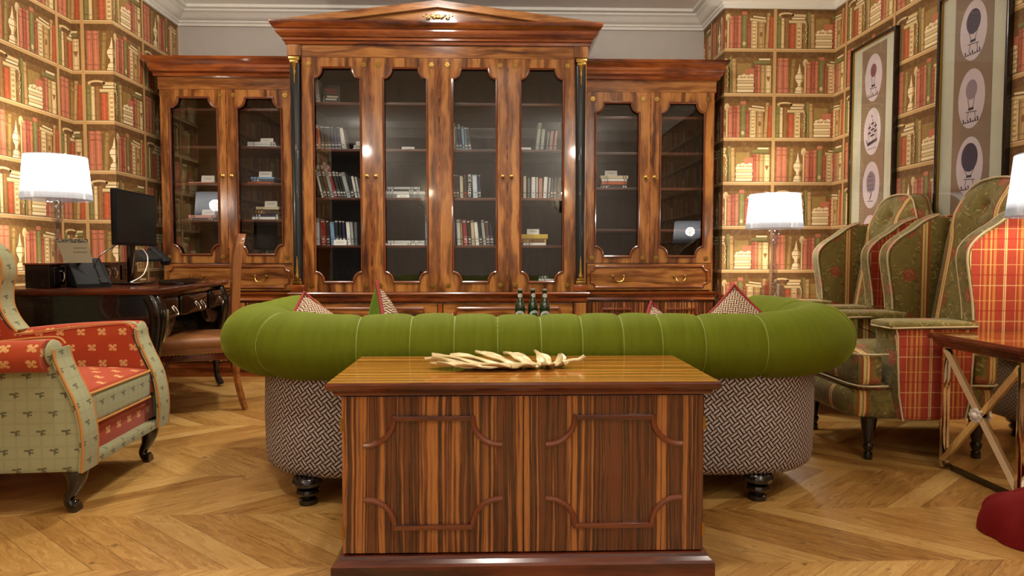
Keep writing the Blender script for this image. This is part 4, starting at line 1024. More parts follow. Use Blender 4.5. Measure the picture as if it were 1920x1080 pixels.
# ------------------------------------------------------------------ chest behind the sofa
ch = empty('chest', (.083, 2.03, 0), label='low striped rosewood chest with two moulded doors behind the green sofa', cat='chest')
x0, x1, y0, y1 = -.420, .586, 1.82, 2.24
wb(MB().plan(rect(x0, x1, y0, y1), [(.026, 0), (.026, .052), (.020, .058), (.010, .066), (.006, .074), (0, .076)]), 'plinth', M['mahog'], ch, smooth=False)
wb(MB().box(x0, x1, y0+.022, y1, .074, .524), 'body', M['rose'], ch, smooth=False)
wb(MB().plan(rect(x0, x1, y0, y1), [(0, .520), (.012, .523), (.016, .530), (.016, .534), (.026, .538), (.034, .546), (.035, .555), (.031, .560)]), 'top', M['mahog'], ch, smooth=False)
wb(MB().box(x0-.030, x1+.030, y0-.030, y1+.030, .5602, .5612), 'top_veneer', M['rose_h'], ch, smooth=False)
for a, b, i in ((x0+.002, .0795, 0), (.0825, x1-.002, 1)):
    d = wb(MB().box(a, b, y0, y0+.020, .080, .518, .0015), 'door', M['rose'], ch, smooth=False)
    c = (-.1675 if i == 0 else .332)
    for zz in (.459, .155): wb(MB().box(c-.108, c+.108, y0-.013, y0+.0005, zz-.007, zz+.007, .0035), 'moulding_bar', M['mahog_m'], d)
    for sx in (-1, 1):
        for zc, s_ in ((.459+.006, -1), (.155-.006, 1)):
            P = []
            for q in range(11):
                t = PI/2*q/10; P.append((c+sx*(.185-.083*math.cos(t)*1.0), y0-.002, zc+s_*.082*math.sin(t)))
            P = [(c+sx*.104, y0-.002, zc)] + [(c+sx*(.108+.075*(1-math.cos(PI/2*q/10))), y0-.002, zc+s_*(.008+.074*math.sin(PI/2*q/10))) for q in range(11)] + [(c+sx*.190, y0-.002, zc+s_*.082)]
            mm = MB(); mm.tube(P, .0085, 8); wb(mm, 'moulding_arc', M['mahog_m'], d)
    for zz in ((.44, .14)):
        hx = a if i == 0 else b
        wb(MB().box(hx-.004, hx+.004, y0-.004, y0+.006, zz-.018, zz+.018, .001), 'hinge', M['brass'], d)
# ------------------------------------------------------------------ leaf dish
def leaf():
    m = MB(); n = 60
    spine = catmull([(0, 0, 0), (.10, .004, .002), (.20, .0, .006), (.245, -.004, .012)], 20)
    def mid(t): return Vector((-.115+.25*t, .0+.012*math.sin(t*3), 0))
    # each lobe is a curved blade from the midrib outward
    lobes = []
    for k in (-1, 1):
        for i, t in enumerate((.02, .13, .25, .38, .52, .66, .80, .93)):
            Lg = (.13, .175, .19, .18, .155, .125, .095, .065)[i]*(1 if k > 0 else .92)
            lobes.append((k, t, Lg, i))
    V = {}
    for k, t, Lg, i in lobes:
        b = mid(t); ang = math.radians(150-95*t)*1.0 if t < .95 else math.radians(40)
        ang = math.radians((172, 160, 149, 138, 124, 106, 80, 48)[i]); wd = (.038, .050, .054, .054, .054, .050, .044, .032)[i]
        rows = []
        for q in range(9):
            s_ = q/8; r = Lg*s_
            bend = .35*s_*s_
            a = ang+bend
            c = b+Vector((math.cos(a)*r, k*math.sin(a)*r*.92, 0))
            z = .006+.040*(s_**1.4)*(1 if k > 0 else .62) - .018*max(0, s_-.8)*5*(.6 if i % 2 else .2)
            tdir = Vector((math.cos(a+.3), k*math.sin(a+.3), 0)); nd = Vector((-tdir.y, tdir.x, 0))
            w_ = wd*(1.0 if s_ < .55 else (1-(s_-.55)/.45*.72))*(.62 if q == 0 else 1)
            rip = .004*math.sin(s_*9+i)
            rows.append([c+nd*w_*.5*k+Vector((0, 0, z+rip)), c+nd*w_*.18*k+Vector((0, 0, z-.004)), c+Vector((0, 0, z+.003)), c-nd*w_*.18*k+Vector((0, 0, z-.004)), c-nd*w_*.5*k+Vector((0, 0, z-rip))])
        top = [[m.v(p) for p in r] for r in rows]; bot = [[m.v(p-Vector((0, 0, .003))) for p in r] for r in rows]
        for q in range(8):
            for j in range(4):
                m.f([top[q][j], top[q][j+1], top[q+1][j+1], top[q+1][j]]); m.f([bot[q][j+1], bot[q][j], bot[q+1][j], bot[q+1][j+1]])
            m.f([top[q][0], top[q+1][0], bot[q+1][0], bot[q][0]]); m.f([top[q+1][4], top[q][4], bot[q][4], bot[q+1][4]])
        m.f([top[8][j] for j in range(5)]+[bot[8][j] for j in (4, 3, 2, 1, 0)])
        m.f([top[0][j] for j in (4, 3, 2, 1, 0)]+[bot[0][j] for j in range(5)])
    mp = [tuple(mid(q/20)+Vector((0, 0, .010))) for q in range(21)]
    m.tube(mp, lambda t: .010-.005*t, 8, flat=.7)
    o = m.build('leaf_dish', M['gold'], smooth=True, angle=50)
    st = MB(); st.tube(catmull([(.13, .006, .010), (.165, .01, .020), (.19, .012, .022), (.205, .010, .034)], 6), [.006]*12+[.007]*7, 8); st.build('leaf_stalk', M['gold'], o)
    return o
lf = leaf(); lf.location = (.065, 2.02, .562); lf.rotation_euler = (0, 0, R_(4)); lf.scale = (1.06, 1.0, .95)
tag(lf, 'pale gold split-leaf shaped metal dish on top of the rosewood chest', 'decorative dish')

# ------------------------------------------------------------------ coffee table and bottles beyond the sofa
ct = empty('coffee_table', (.25, 4.1, 0), label='low wooden coffee table hidden behind the sofa, carrying three green bottles', cat='coffee table')
wb(MB().plan(rect(-.25, .75, 3.85, 4.35), [(-.02, .430), (0, .436), (.01, .446), (.01, .458), (.004, .464)]), 'table_top', M['mahog'], ct, smooth=False)
wb(MB().box(-.22, .72, 3.88, 4.32, .37, .431), 'apron', M['mahog'], ct, smooth=False)
for x in (-.21, .71):
    for y in (3.89, 4.31): wb(MB().lathe([(.014, 0), (.018, .02), (.024, .3), (.026, .40)], (x, y, 0), 12), 'leg', M['mahog'], ct)
M['bottle'] = None
s = Sh('green bottle glass'); s.set(color=lin(8, 42, 20), rough=.06, coat=1, spec=.7); M['bottle'] = s.m
M['label'] = plain('bottle label', lin(200, 206, 200), .4); M['star'] = plain('label emblem', lin(44, 96, 60), .4); M['cap'] = plain('bottle cap', lin(190, 190, 176), .3, metal=.8)
def bottle():
    h = .245
    m = MB(); m.lathe([(.026, 0), (.030, .004), (.0305, .13), (.029, .148), (.022, .172), (.0155, .192), (.0135, .215), (.0132, .232), (.0148, .234), (.0148, .240), (.0125, .244)], seg=24)
    o = m.build('bottle', M['bottle'], angle=50)
    c = MB(); c.lathe([(.0158, .2375), (.0162, .240), (.0155, .2465), (.012, .2485), (.001, .249)], seg=20); c.build('bottle_cap', M['cap'], o)
    def wrap(z0, z1, a0, a1, rad, mt, name, ov=False):
        b = MB(); n = 14; V = []
        for i in range(n+1):
            t = i/n; a = math.radians(a0+(a1-a0)*t); e = math.sqrt(max(0, 1-(2*t-1)**2)) if ov else 1; zc = (z0+z1)/2; hz = (z1-z0)/2*max(.05, e)
            V.append((b.v((rad*math.cos(a), rad*math.sin(a), zc-hz)), b.v((rad*math.cos(a), rad*math.sin(a), zc+hz)), b.v(((rad+.0006)*math.cos(a), (rad+.0006)*math.sin(a), zc-hz)), b.v(((rad+.0006)*math.cos(a), (rad+.0006)*math.sin(a), zc+hz))))
        for p, q in zip(V, V[1:]): b.f([p[2], q[2], q[3], p[3]]); b.f([p[3], q[3], q[1], p[1]]); b.f([p[0], q[0], q[2], p[2]])
        return b.build(name, mt, o)
    wrap(.05, .120, 205, 335, .0308, M['label'], 'body_label', True); wrap(.066, .104, 225, 315, .0316, M['star'], 'label_emblem', True)
    wrap(.196, .222, 215, 325, .0162, M['label'], 'neck_label', True)
    return o
b0 = bottle()
for i, (x, y, lab) in enumerate(((.155, 3.94, 'left one of the three green bottles beyond the sofa'), (.232, 3.97, 'middle one of the three green bottles beyond the sofa'), (.300, 3.93, 'right one of the three green bottles beyond the sofa'))):
    b = b0 if i == 0 else copy_tree(b0); b.location = (x, y, .4645); b.rotation_euler = (0, 0, R_((-4, 18, 6)[i])); tag(b, lab, 'bottle', 'green bottles beyond the sofa')
# ================================================================== armchairs
def strip_along(m, P, y0, y1, t):
    """band of thickness t laid on the x-z path P between y0 and y1 (outside on the left of the path)"""
    n = len(P); A = []
    for i in range(n):
        a = Vector(P[max(i-1, 0)]); b = Vector(P[min(i+1, n-1)]); d = (b-a).normalized(); nn = Vector((d.y, -d.x))
        A.append((Vector(P[i]), Vector(P[i])+nn*t))
    rings = []
    for p, q in A: rings.append([(p.x, y0, p.y), (q.x, y0+.004, q.y), (q.x, y1-.004, q.y), (p.x, y1, p.y)])
    L = [0]
    for a, b in zip(P, P[1:]): L.append(L[-1]+(Vector(b)-Vector(a)).length)
    w_ = [0, 0, abs(y1-y0), abs(y1-y0), 0]
    m.rings(rings, uvf=lambda i, j: (w_[i], L[j]))
    return m
def cabriole(m, x, y, h, kx=1, ky=0, s=1.0):
    """curved leg: knee bulges outward (kx, ky), foot turns out"""
    P = [(x, y, h+.02), (x+.012*kx*s, y+.012*ky*s, h*.8), (x+.004*kx, y+.004*ky, h*.5), (x-.012*kx*s, y-.012*ky*s, h*.24), (x+.004*kx*s, y+.004*ky*s, h*.08), (x+.016*kx*s, y+.016*ky*s, .012)]
    P = catmull(P, 4); R = [.036, .037, .036, .034, .031, .028, .025, .022, .019, .017, .0155, .0145, .014, .0145, .016, .018, .021, .023, .024, .022, .020]
    m.tube(P, [r*s for r in R[:len(P)]], 12)
    return m
# ------------------------------------------------------------------ red and sage armchair on the left
ac = empty('armchair', (-1.46, 2.665, 0), R_(4), 'red and sage green upholstered armchair with dark curved legs at the left edge', 'armchair')
W2 = .345   # half width
def loc(m, name, mat, parent=ac, **k): return m.build(name, mat, parent, **k)
# front edge curve of a side, from the bottom up, then along the arm top and up the wing
front = catmull([(.0, .155), (.006, .26), (-.010, .38), (-.050, .48), (-.075, .545), (-.080, .585)], 5)
armtop = catmull([(-.080, .585), (-.105, .612), (-.18, .612), (-.34, .596), (-.50, .575), (-.555, .572)], 4)[1:]
wingf = catmull([(-.555, .572), (-.60, .63), (-.628, .70), (-.625, .78), (-.612, .84), (-.628, .91), (-.68, .96), (-.76, 1.0), (-.84, 1.02)], 4)[1:]
outer_poly = [(-.80, .155)] + front + armtop + wingf + [(-.90, 1.02), (-.86, .6)]
for k in (-1, 1):
    yo = k*W2; a, b = sorted((yo, yo-k*.03))
    pn = loc(MB().prism(outer_poly, 'y', a, b, .006), 'side_panel', M['sage'])
    a, b = sorted((yo-k*.03, yo-k*.085))
    inner = [(-.80, .3)] + [(x-.012, z) for x, z in front if z > .3] + [(x, z-.004) for x, z in armtop] + [(x-.012, z-.002) for x, z in wingf] + [(-.88, 1.0)]
    loc(MB().prism(inner, 'y', a, b, .010), 'inner_side', M['redfab'])
    # arm roll on the outside, covered in red
    r = MB(); P = catmull([(-.58, yo+k*.004, .535), (-.40, yo+k*.012, .552), (-.20, yo+k*.012, .562), (-.088, yo+k*.010, .562)], 5)
    r.tube(P, .052, 18, flat=1.05); roll_ = loc(r, 'arm_roll', M['redfab'])
    # sage facing of the front edge with its scroll, orange piping both sides
    f = MB(); a, b = sorted((yo+k*.012, yo-k*.088)); strip_along(f, front, a, b, .014); fc_ = loc(f, 'front_facing', M['sage'])
    e = MB(); e.M = Matrix.Translation((-.083, yo-k*.012, .570)) @ Matrix.Rotation(PI/2, 4, 'Y') @ Matrix.Diagonal((1.0, 1.05, 1, 1)); e.lathe([(.046, 0), (.044, .006), (.034, .012), (.015, .015), (.001, .0155)], seg=20); loc(e, 'arm_scroll', M['sage'])
    for yy in (yo+k*.012, yo-k*.088):
        p = MB(); p.tube([(x+.012, yy, z) for x, z in front], .0045, 6); loc(p, 'piping', M['orpipe'])
    wfr = MB(); a, b = sorted((yo+k*.004, yo-k*.088)); strip_along(wfr, wingf, a, b, .012); loc(wfr, 'wing_facing', M['sage'])
    for yy in (yo+k*.004, yo-k*.088):
        p = MB(); p.tube([(x+.010, yy, z) for x, z in wingf], .0045, 6); loc(p, 'piping', M['orpipe'])
    p = MB(); p.tube([(x, yo-k*.088, z+.002) for x, z in armtop], .004, 6); loc(p, 'piping', M['orpipe'])
bk = MB(); bk.M = Matrix.Rotation(R_(-9), 4, 'Y'); bk.soft((-.80, 0, .66), (.075, W2-.08, .42), .06, (.03, 0, 0)); loc(bk, 'backrest', M['redfab'])
loc(MB().prism([(-.90, .155), (-.82, .155), (-.87, 1.02), (-.95, 1.02)], 'y', -W2+.002, W2-.002, .012), 'back_panel', M['sage'])
loc(MB().box(-.80, -.03, -W2+.03, W2-.03, .165, .30, .012), 'seat_rail', M['redfab'])
loc(MB().box(-.20, .004, -W2+.02, W2-.02, .150, .188, .010), 'front_border', M['sage'])
cu = MB(); cu.soft((-.385, 0, .362), (.365, W2-.087, .066), .030, (.0, 0, .028)); cus = loc(cu, 'seat_cushion', M['redfab'])
cb = MB(); cb.soft((-.382, 0, .350), (.372, W2-.084, .058), .020); loc(cb, 'cushion_border', M['sage'])
for zz, pm in ((.408, 'orpipe'), (.296, 'orpipe')):
    hx, hy = .372, W2-.084; pts = []
    for cx_, cy_, a0 in ((1, -1, -90), (1, 1, 0), (-1, 1, 90), (-1, -1, 180)):
        pts += [(-.382+cx_*(hx-.03)+.03*math.cos(R_(a0+q*22.5)), cy_*(hy-.03)+.03*math.sin(R_(a0+q*22.5)), zz) for q in range(5)]
    p = MB(); p.tube(pts, .005, 6, closed=True); loc(p, 'piping', M[pm])
for x, y, kx in ((-.055, -W2+.055, 1), (-.055, W2-.055, 1), (-.78, -W2+.06, -1), (-.78, W2-.06, -1)):
    l = MB(); cabriole(l, x, y, .165, kx, 0, 1.22); loc(l, 'leg', M['black'])

# ------------------------------------------------------------------ tall wing chairs on the right (local +x is the front)
def wing_chair(name_loc, rz, label):
    t = empty('wing_chair', name_loc, rz, label, 'wing chair', 'tall floral wing chairs')
    H = .33
    F = [(-.02, .19), (.0, .30), (.008, .45), (.012, .56), (.02, .592)]
    arm = catmull([(.02, .592), (.012, .612), (-.05, .618), (-.15, .612), (-.325, .612)], 4)[1:]
    wf = catmull([(-.325, .612), (-.318, .70), (-.302, .80), (-.290, .89), (-.302, .945), (-.35, .995), (-.42, 1.04), (-.48, 1.085), (-.55, 1.115)], 5)[1:]
    poly = [(-.66, .19)] + F + arm + wf + [(-.69, 1.125), (-.68, .62)]
    for k in (-1, 1):
        yo = k*H
        a, b = sorted((yo, yo-k*.032))
        sd = MB(); sd.prism(poly, 'y', a, b, .012); s1 = sd.build('side_panel', M['plaid'], t)
        a, b = sorted((yo-k*.030, yo-k*.062))
        ip = [(-.66, .3)] + [(x-.004, z) for x, z in F if z > .28] + [(x, z-.002) for x, z in arm] + [(x-.004, z-.003) for x, z in wf] + [(-.70, 1.10)]
        i = MB(); i.prism(ip, 'y', a, b, .016); i.build('inner_wing', M['olive'], t)
        # thick floral front post of the arm
        fp = MB(); fp.prism([(q*1.0, z) for q, z in [(-.09, .19), (-.02, .19), (.006, .30), (.014, .45), (.02, .57), (.02, .595), (-.09, .60)]], 'y', *sorted((yo-k*.001, yo-k*.155)), .016)
        fp.build('arm_front', M['olive'], t)
        tp = MB(); tp.soft((-.145, yo-k*.075, .604), (.195, .088, .020), .02); tp.build('arm_pad', M['olive_p'], t)
        pp = MB()
        Q = [(.030, yo+k*.008, .596), (.032, yo-k*.155, .596)]
        pp.tube(catmull([(-.33, yo+k*.010, .600), (-.10, yo+k*.012, .597), (.035, yo+k*.008, .594), (.045, yo-k*.075, .594), (.035, yo-k*.158, .594), (-.10, yo-k*.165, .597), (-.32, yo-k*.13, .60)], 5), .0042, 6)
        pp.build('piping', M['crpipe'], t)
        # facing band on the wing edge with piping each side
        w_ = MB(); strip_along(w_, wf, *sorted((yo+k*.004, yo-k*.064)), .014); w_.build('wing_facing', M['olive_p'], t)
        for yy in (yo+k*.004, yo-k*.064):
            p = MB(); p.tube([(x+.012, yy, z+.004) for x, z in wf], .0045, 6); p.build('piping', M['crpipe'], t)
        p = MB(); p.tube([(x, yo+k*.003, z) for x, z in F], .004, 6); p.build('piping', M['crpipe'], t)
    # back: leaning slab with a raised crest
    def crest(sx):
        return [(-H+.06, 1.085), (-H+.09, 1.10), (-.24, 1.125), (-.205, 1.18), (-.165, 1.235), (-.10, 1.268), (0, 1.278)]
    C = catmull(crest(1), 4); top = C + [(-y, z) for y, z in reversed(C[:-1])]
    bp = [(H-.06, .34), (-H+.06, .34)] + top
    n = len(top)
    m = MB()
    def bx(z): return -.50-.13*(z-.4)/.8
    # front skin with button tufts, gridded between the bottom line and the crest line
    NU, NV = 28, 30; g = {}
    btn = [(0, 1.135), (0, .93)]
    cz = lambda y: min(p[1] for p in [(abs(q[0]-y), q[1]) for q in top] if abs(p[0]) < 9) if False else None
    def topz(y):
        for (a, za_), (b, zb_) in zip(top, top[1:]):
            if a <= y <= b+1e-9: return za_+(zb_-za_)*((y-a)/(b-a) if b > a else 0)
        return top[0][1]
    for i in range(NU+1):
        y = (-H+.06)+(2*H-.12)*i/NU; tz = topz(max(-H+.0601, min(H-.0601, y)))
        for j in range(NV+1):
            z = .34+(tz-.34)*j/NV; e = min(1, (1-abs(2*i/NU-1))*4)*min(1, (1-j/NV)*5)
            x = bx(z)+.045*math.sqrt(max(0, e))+.030*math.exp(-((z-1.14)/.09)**2)*math.sqrt(max(0, e))
            for by, bz in btn:
                d = math.hypot(y-by, z-bz); x -= .055*math.exp(-(d/.026)**2)+.022*math.exp(-(d/.07)**2)
                x -= .012*math.exp(-(((z-bz)-.55*abs(y-by))/.012)**2)*math.exp(-abs(y-by)/.07)
            g[(i, j)] = m.v((x, y, z))
    for i in range(NU):
        for j in range(NV): m.f([g[(i, j)], g[(i+1, j)], g[(i+1, j+1)], g[(i, j+1)]])
    m.build('backrest', M['olive'], t, angle=80)
    # thickness of the back and its outside cover
    m = MB(); A = [m.v((bx(z)+.004, y, z)) for y, z in bp]; B = [m.v((bx(z)-.065-.02*(z > 1.1), y*1.02, z+(.004 if z > 1 else 0))) for y, z in bp]
    m.f(list(reversed(B)))
    for i in range(len(bp)): m.f([A[i], A[(i+1) % len(bp)], B[(i+1) % len(bp)], B[i]])
    m.f(A); m.build('back_cover', M['olive_p'], t, angle=60)
    for dx in (.012, -.068):
        p = MB(); p.tube([(bx(z)+dx, y, z+.003) for y, z in top], .005, 6); p.build('piping', M['mahog'] if dx < 0 else M['crpipe'], t)
    bt = MB()
    for by, bz in btn: bt.at((bx(bz)-.012, by, bz)).soft((0, 0, 0), (.008, .012, .012), .008, n=4); bt.at()
    b1 = MB(); b1.soft((bx(1.135)+.012, 0, 1.135), (.008, .012, .012), .008, n=4); b1.build('button', M['olive_p'], t)
    bt.bm.free()
    # seat base and T cushion
    s0 = MB(); s0.soft((-.24, 0, .255), (.42, H-.045, .085), .06, (.02, 0, 0)); s0.build('seat_base', M['olive'], t)
    s1 = MB(); s1.soft((-.22, 0, .405), (.38, H-.150, .078), .04, (.02, 0, .02)); s1.build('seat_cushion', M['olive'], t)
    s2 = MB(); s2.soft((.105, 0, .405), (.062, H-.03, .076), .035, (.01, 0, .01)); s2.build('cushion_front', M['olive'], t)
    for zz in (.335, .475):
        p = MB(); p.tube(catmull([(.03, -H+.03, zz), (.158, -H+.045, zz), (.172, 0, zz), (.158, H-.045, zz), (.03, H-.03, zz)], 5), .0045, 6); p.build('piping', M['crpipe'], t)
    p = MB(); p.tube(catmull([(-.03, -H+.04, .325), (.145, -H+.055, .318), (.17, 0, .322), (.145, H-.055, .318), (-.03, H-.04, .325)], 5), .004, 6); p.build('piping', M['mahog'], t)
    for x, y, kx in ((.09, -H+.07, 1), (.09, H-.07, 1), (-.60, -H+.06, -1), (-.60, H-.06, -1)):
        l = MB(); l.M = Matrix.Translation((x, y, 0)); l.lathe([(.016, 0), (.020, .005), (.020, .028), (.014, .034), (.022, .052), (.024, .064), (.017, .075), (.022, .09), (.030, .15), (.036, .19)], seg=14); l.build('leg', M['black'], t)
    return t
wing_chair((1.76, 3.15, 0), PI-R_(1), 'nearer of the two tall wing chairs, red tartan side towards the side table')
wing_chair((1.83, 4.035, 0), PI-R_(1), 'farther of the two tall wing chairs, beside the table lamp at the back')

# ------------------------------------------------------------------ desk chair
dc = empty('desk_chair', (-1.50, 3.89, 0), math.atan2(-.39, -.92), 'wooden desk chair with tan leather seat and brass nails at the black desk', 'chair')
m = MB(); m.soft((.20, .24*-1, .405), (.225, .235, .035), .03, (0, 0, .015)); m.build('seat', M['leather'], dc)
m = MB(); m.box(-.01, .42, -.465, -.015, .345, .385, .006); m.build('seat_border', M['leather'], dc)
m = MB(); m.box(.0, .41, -.455, -.025, .305, .346, .004); m.build('seat_rail', M['mahog'], dc)
nl = MB()
for i in range(22):
    nl.at((.0+.019*i, -.0135, .350)).soft((0, 0, 0), (.005, .003, .005), .003, n=2)
for i in range(22):
    nl.at((.4215, -.02-.0205*i, .350)).soft((0, 0, 0), (.003, .005, .005), .003, n=2)
o = nl.build('brass_nails', M['brass'], dc); o['kind'] = 'stuff'
pr = catmull([(-.010, .34), (-.004, .50), (-.012, .70), (-.022, .88), (-.048, 1.035)], 5)
m = MB(); poly = [(x+.022, z) for x, z in pr] + [(x-.022, z) for x, z in reversed(pr)]
m.prism(poly, 'y', -.475, -.005, .008); m.build('backrest', M['oak'], dc)
for y in (-.035, -.445):
    l = MB(); l.tube(catmull([(-.012, y, .35), (-.004, y, .22), (-.028, y, .08), (-.050, y, .0015)], 4), lambda q: .021-.004*q, 4); l.build('leg', M['oak'], dc)
for y in (-.04, -.44):
    l = MB(); l.M = Matrix.Translation((.385, y, 0)); l.lathe([(.012, 0), (.016, .006), (.012, .03), (.018, .045), (.012, .06), (.017, .10), (.012, .13), (.019, .16), (.014, .20), (.021, .24), (.015, .27), (.022, .31)], seg=12); l.build('leg', M['mahog_m'], dc)
m = MB(); m.tube([(.385, -.04, .12), (.385, -.44, .12)], .009, 8); m.build('stretcher', M['mahog_m'], dc)
# ================================================================== black desk and what stands on it
dk = empty('desk', (-1.70, 3.44, 0), R_(7), 'glossy black desk with shaped drawer front and brass pulls on the left', 'desk')
# local: x = 0 is the user side (drawers), runs back to x=-.88; y from 0 (near end) to 1.30
m = MB(); m.plan(rect(-.895, 0, 0, 1.30), [(-.03, .705), (-.012, .708), (-.004, .716), (0, .724), (0, .732), (-.006, .740)]); m.build('desk_top', M['mahog'], dk, smooth=False)
m = MB(); m.box(-.84, -.055, .035, .060, .30, .706, .004); m.build('end_panel', M['black'], dk)
m = MB(); m.box(-.84, -.055, 1.24, 1.265, .30, .706, .004); m.build('end_panel', M['black'], dk)
m = MB(); m.box(-.845, -.825, .05, 1.25, .30, .706, .004); m.build('back_panel', M['black'], dk)
m = MB(); m.box(-.82, -.07, .06, 1.24, .56, .706, .003); m.build('carcass', M['black'], dk, smooth=False)
# shaped apron: deep at the pedestals, arched over the knee hole
ap = [(.05, .706), (.05, .52)] + arc(.19, .535, .13, .07, 200, 340, 8) + [(.36, .575)] + arc(.62, .560, .24, .035, 170, 10, 10) + [(.90, .575)] + arc(1.08, .535, .13, .07, 200, 340, 8) + [(1.25, .52), (1.25, .706)]
m = MB(); m.prism(ap, 'x', -.075, -.045, .004); m.build('apron', M['black'], dk)
for a, b in ((.07, .34), (.40, .88), (.94, 1.22)):
    m = MB(); m.soft((-.040, (a+b)/2, .625), (.022, (b-a)/2, .062), .02, (.012, 0, 0)); d = m.build('drawer', M['black'], dk)
    for y in ((a+b)/2-.05, (a+b)/2+.05) if b-a > .4 else ((a+b)/2,):
        h = MB(); h.at((-.008, y, .63)).soft((0, 0, 0), (.010, .010, .010), .009, n=3); h.at(); h.tube(catmull([(-.008, y-.022, .632), (.012, y-.02, .60), (.014, y, .585), (.012, y+.02, .60), (-.008, y+.022, .632)], 3), .003, 6)
        h.build('handle', M['silver'], d)
for x, y in ((-.065, .055), (-.065, 1.245), (-.82, .055), (-.82, 1.245)):
    k = 1 if x > -.5 else -1
    l = MB(); P = catmull([(x, y, .70), (x+.035*k, y, .60), (x+.022*k, y, .45), (x-.012*k, y, .25), (x-.016*k, y, .10), (x+.012*k, y, .014)], 4)
    l.tube(P, [.040, .042, .043, .044, .044, .042, .039, .036, .032, .029, .026, .024, .022, .020, .019, .018, .018, .019, .022, .024, .022], 12); lg = l.build('leg', M['black'], dk)
    if k > 0 and y < .5:
        s_ = MB(); s_.tube(catmull([(x+.082, y-.006, .63), (x+.080, y-.010, .56), (x+.070, y-.012, .50), (x+.058, y-.010, .46)], 3), lambda q: .010-.006*abs(q-.4), 6); s_.build('leg_mount', M['silver'], lg)
# riser with small drawers along the back of the desk
rs = empty('desk_riser', (-2.265, 3.43, .7412), R_(7), 'black desktop drawer unit standing along the back of the desk', 'drawer unit')
m = MB(); m.box(-.115, 0, .04, 1.12, 0, .118, .003); m.build('body', M['black'], rs, smooth=False)
m = MB(); m.box(-.12, .008, .032, 1.128, .118, .128, .003); m.build('lid', M['mahog'], rs)
for i in range(4):
    y = .07+i*.27; m = MB(); m.box(0, .010, y, y+.24, .012, .108, .003); d = m.build('drawer', M['black'], rs)
    for q in (.07, .17):
        h = MB(); h.tube(catmull([(.012, y+q-.012, .085), (.020, y+q, .078), (.022, y+q, .050), (.014, y+q, .030)], 3), .0035, 6); h.at((.014, y+q, .085)).soft((0, 0, 0), (.004, .016, .004), .003, n=2); h.at(); h.build('drawer_pull', M['silver'], d)
# monitor
mo = empty('monitor', (-2.08, 3.95, .7412), R_(3), 'black flat computer monitor turned to the desk chair', 'monitor')
m = MB(); m.box(-.018, .006, -.25, .25, .225, .535, .005); m.build('housing', M['plastic'], mo)
sc = plain('dark screen', lin(20, 24, 24), .3); m = MB(); m.box(.006, .0075, -.238, .238, .240, .523); m.build('screen', sc, mo, smooth=False)
m = MB(); m.box(-.045, -.02, -.03, .03, .01, .40, .006); m.build('stand_neck', M['black'], mo)
m = MB(); m.soft((-.02, 0, .008), (.09, .12, .0075), .007); m.build('stand_foot', M['black'], mo)
# keyboard
kb = empty('keyboard', (-1.86, 4.08, .7412), R_(5), 'black computer keyboard at the edge of the desk', 'keyboard')
m = MB(); m.prism([(-.075, 0), (.065, 0), (.065, .012), (-.075, .026)], 'y', -.22, .22, .004); m.build('case', M['black'], kb)
m = MB()
for i in range(5):
    for j in range(15): m.box(-.058+i*.024, -.038+i*.024, -.205+j*.0275, -.182+j*.0275, .0165-.0024*i+.006, .0215-.0024*i+.006)
o = m.build('keys', M['ebony'], kb, smooth=False)
# leaning card sign on the riser
sg = empty('sign_card', (-2.235, 3.56, .8695), R_(14), 'grey printed card with patterned top border leaning on the desk drawer unit', 'card sign')
cm = Sh('printed card'); x, y, z = cm.obj(); nz = cm.noise(cm.vec(x, y, z), 190, 2, .6)
c = cm.mix((z > .106)*(nz > .48), lin(150, 140, 112), lin(40, 34, 28))
for za_, x0_, x1_ in ((.078, .028, .088), (.056, .026, .092)):
    c = cm.mix(((z-za_).abs() < .0045)*((x-.058).abs() < (x1_-x0_)/2)*(cm.noise(cm.vec(x, y, z), 420, 1) > .45)*.8, c, lin(84, 76, 60))
cm.set(color=c, rough=.5)
m = MB(); m.M = Matrix.Rotation(R_(-9), 4, 'X'); m.prism([(-.012, 0), (.116, 0), (.090, .128), (-.060, .128)], 'y', 0, .0025); m.build('card', cm.m, sg, smooth=False)
m = MB(); m.prism([(.012, 0), (.055, 0), (.026, .085)], 'x', .03, .05); m.build('prop', M['card'], sg, smooth=False)
# two dark wedge shaped devices with cables
def wedge(locn, rz, h, label):
    t = empty('desk_telephone', locn, rz, label, 'telephone')
    m = MB(); m.prism([(-.08, 0), (.07, 0), (.07, .018), (-.035, h), (-.08, h)], 'y', -.085, .085, .006); m.build('base', M['plastic'], t)
    m = MB(); m.M = Matrix.Translation((.0, .05, h*.62)) @ Matrix.Rotation(math.atan2(h, .105)*.9, 4, 'Y'); m.soft((0, 0, 0), (.095, .022, .014), .012); m.soft((-.075, 0, -.006), (.022, .026, .02), .012); m.soft((.075, 0, -.006), (.022, .026, .02), .012); m.build('handset', M['plastic'], t)
    m = MB()
    for i in range(4):
        for j in range(3): m.M = Matrix.Translation((.045-.022*i, -.055+.024*j, .018+h*.02+.0185*i*(h/.105))) ; m.box(-.007, .007, -.008, .008, 0, .004)
    m.build('keypad', M['ebony'], t, smooth=False)
wedge((-2.16, 3.62, .7412), R_(-40), .13, 'black wedge-shaped desk telephone in front of the monitor, nearer the sign card')
wedge((-2.20, 4.36, .8702), R_(-30), .075, 'dark desk telephone behind the monitor, near the bookcase')
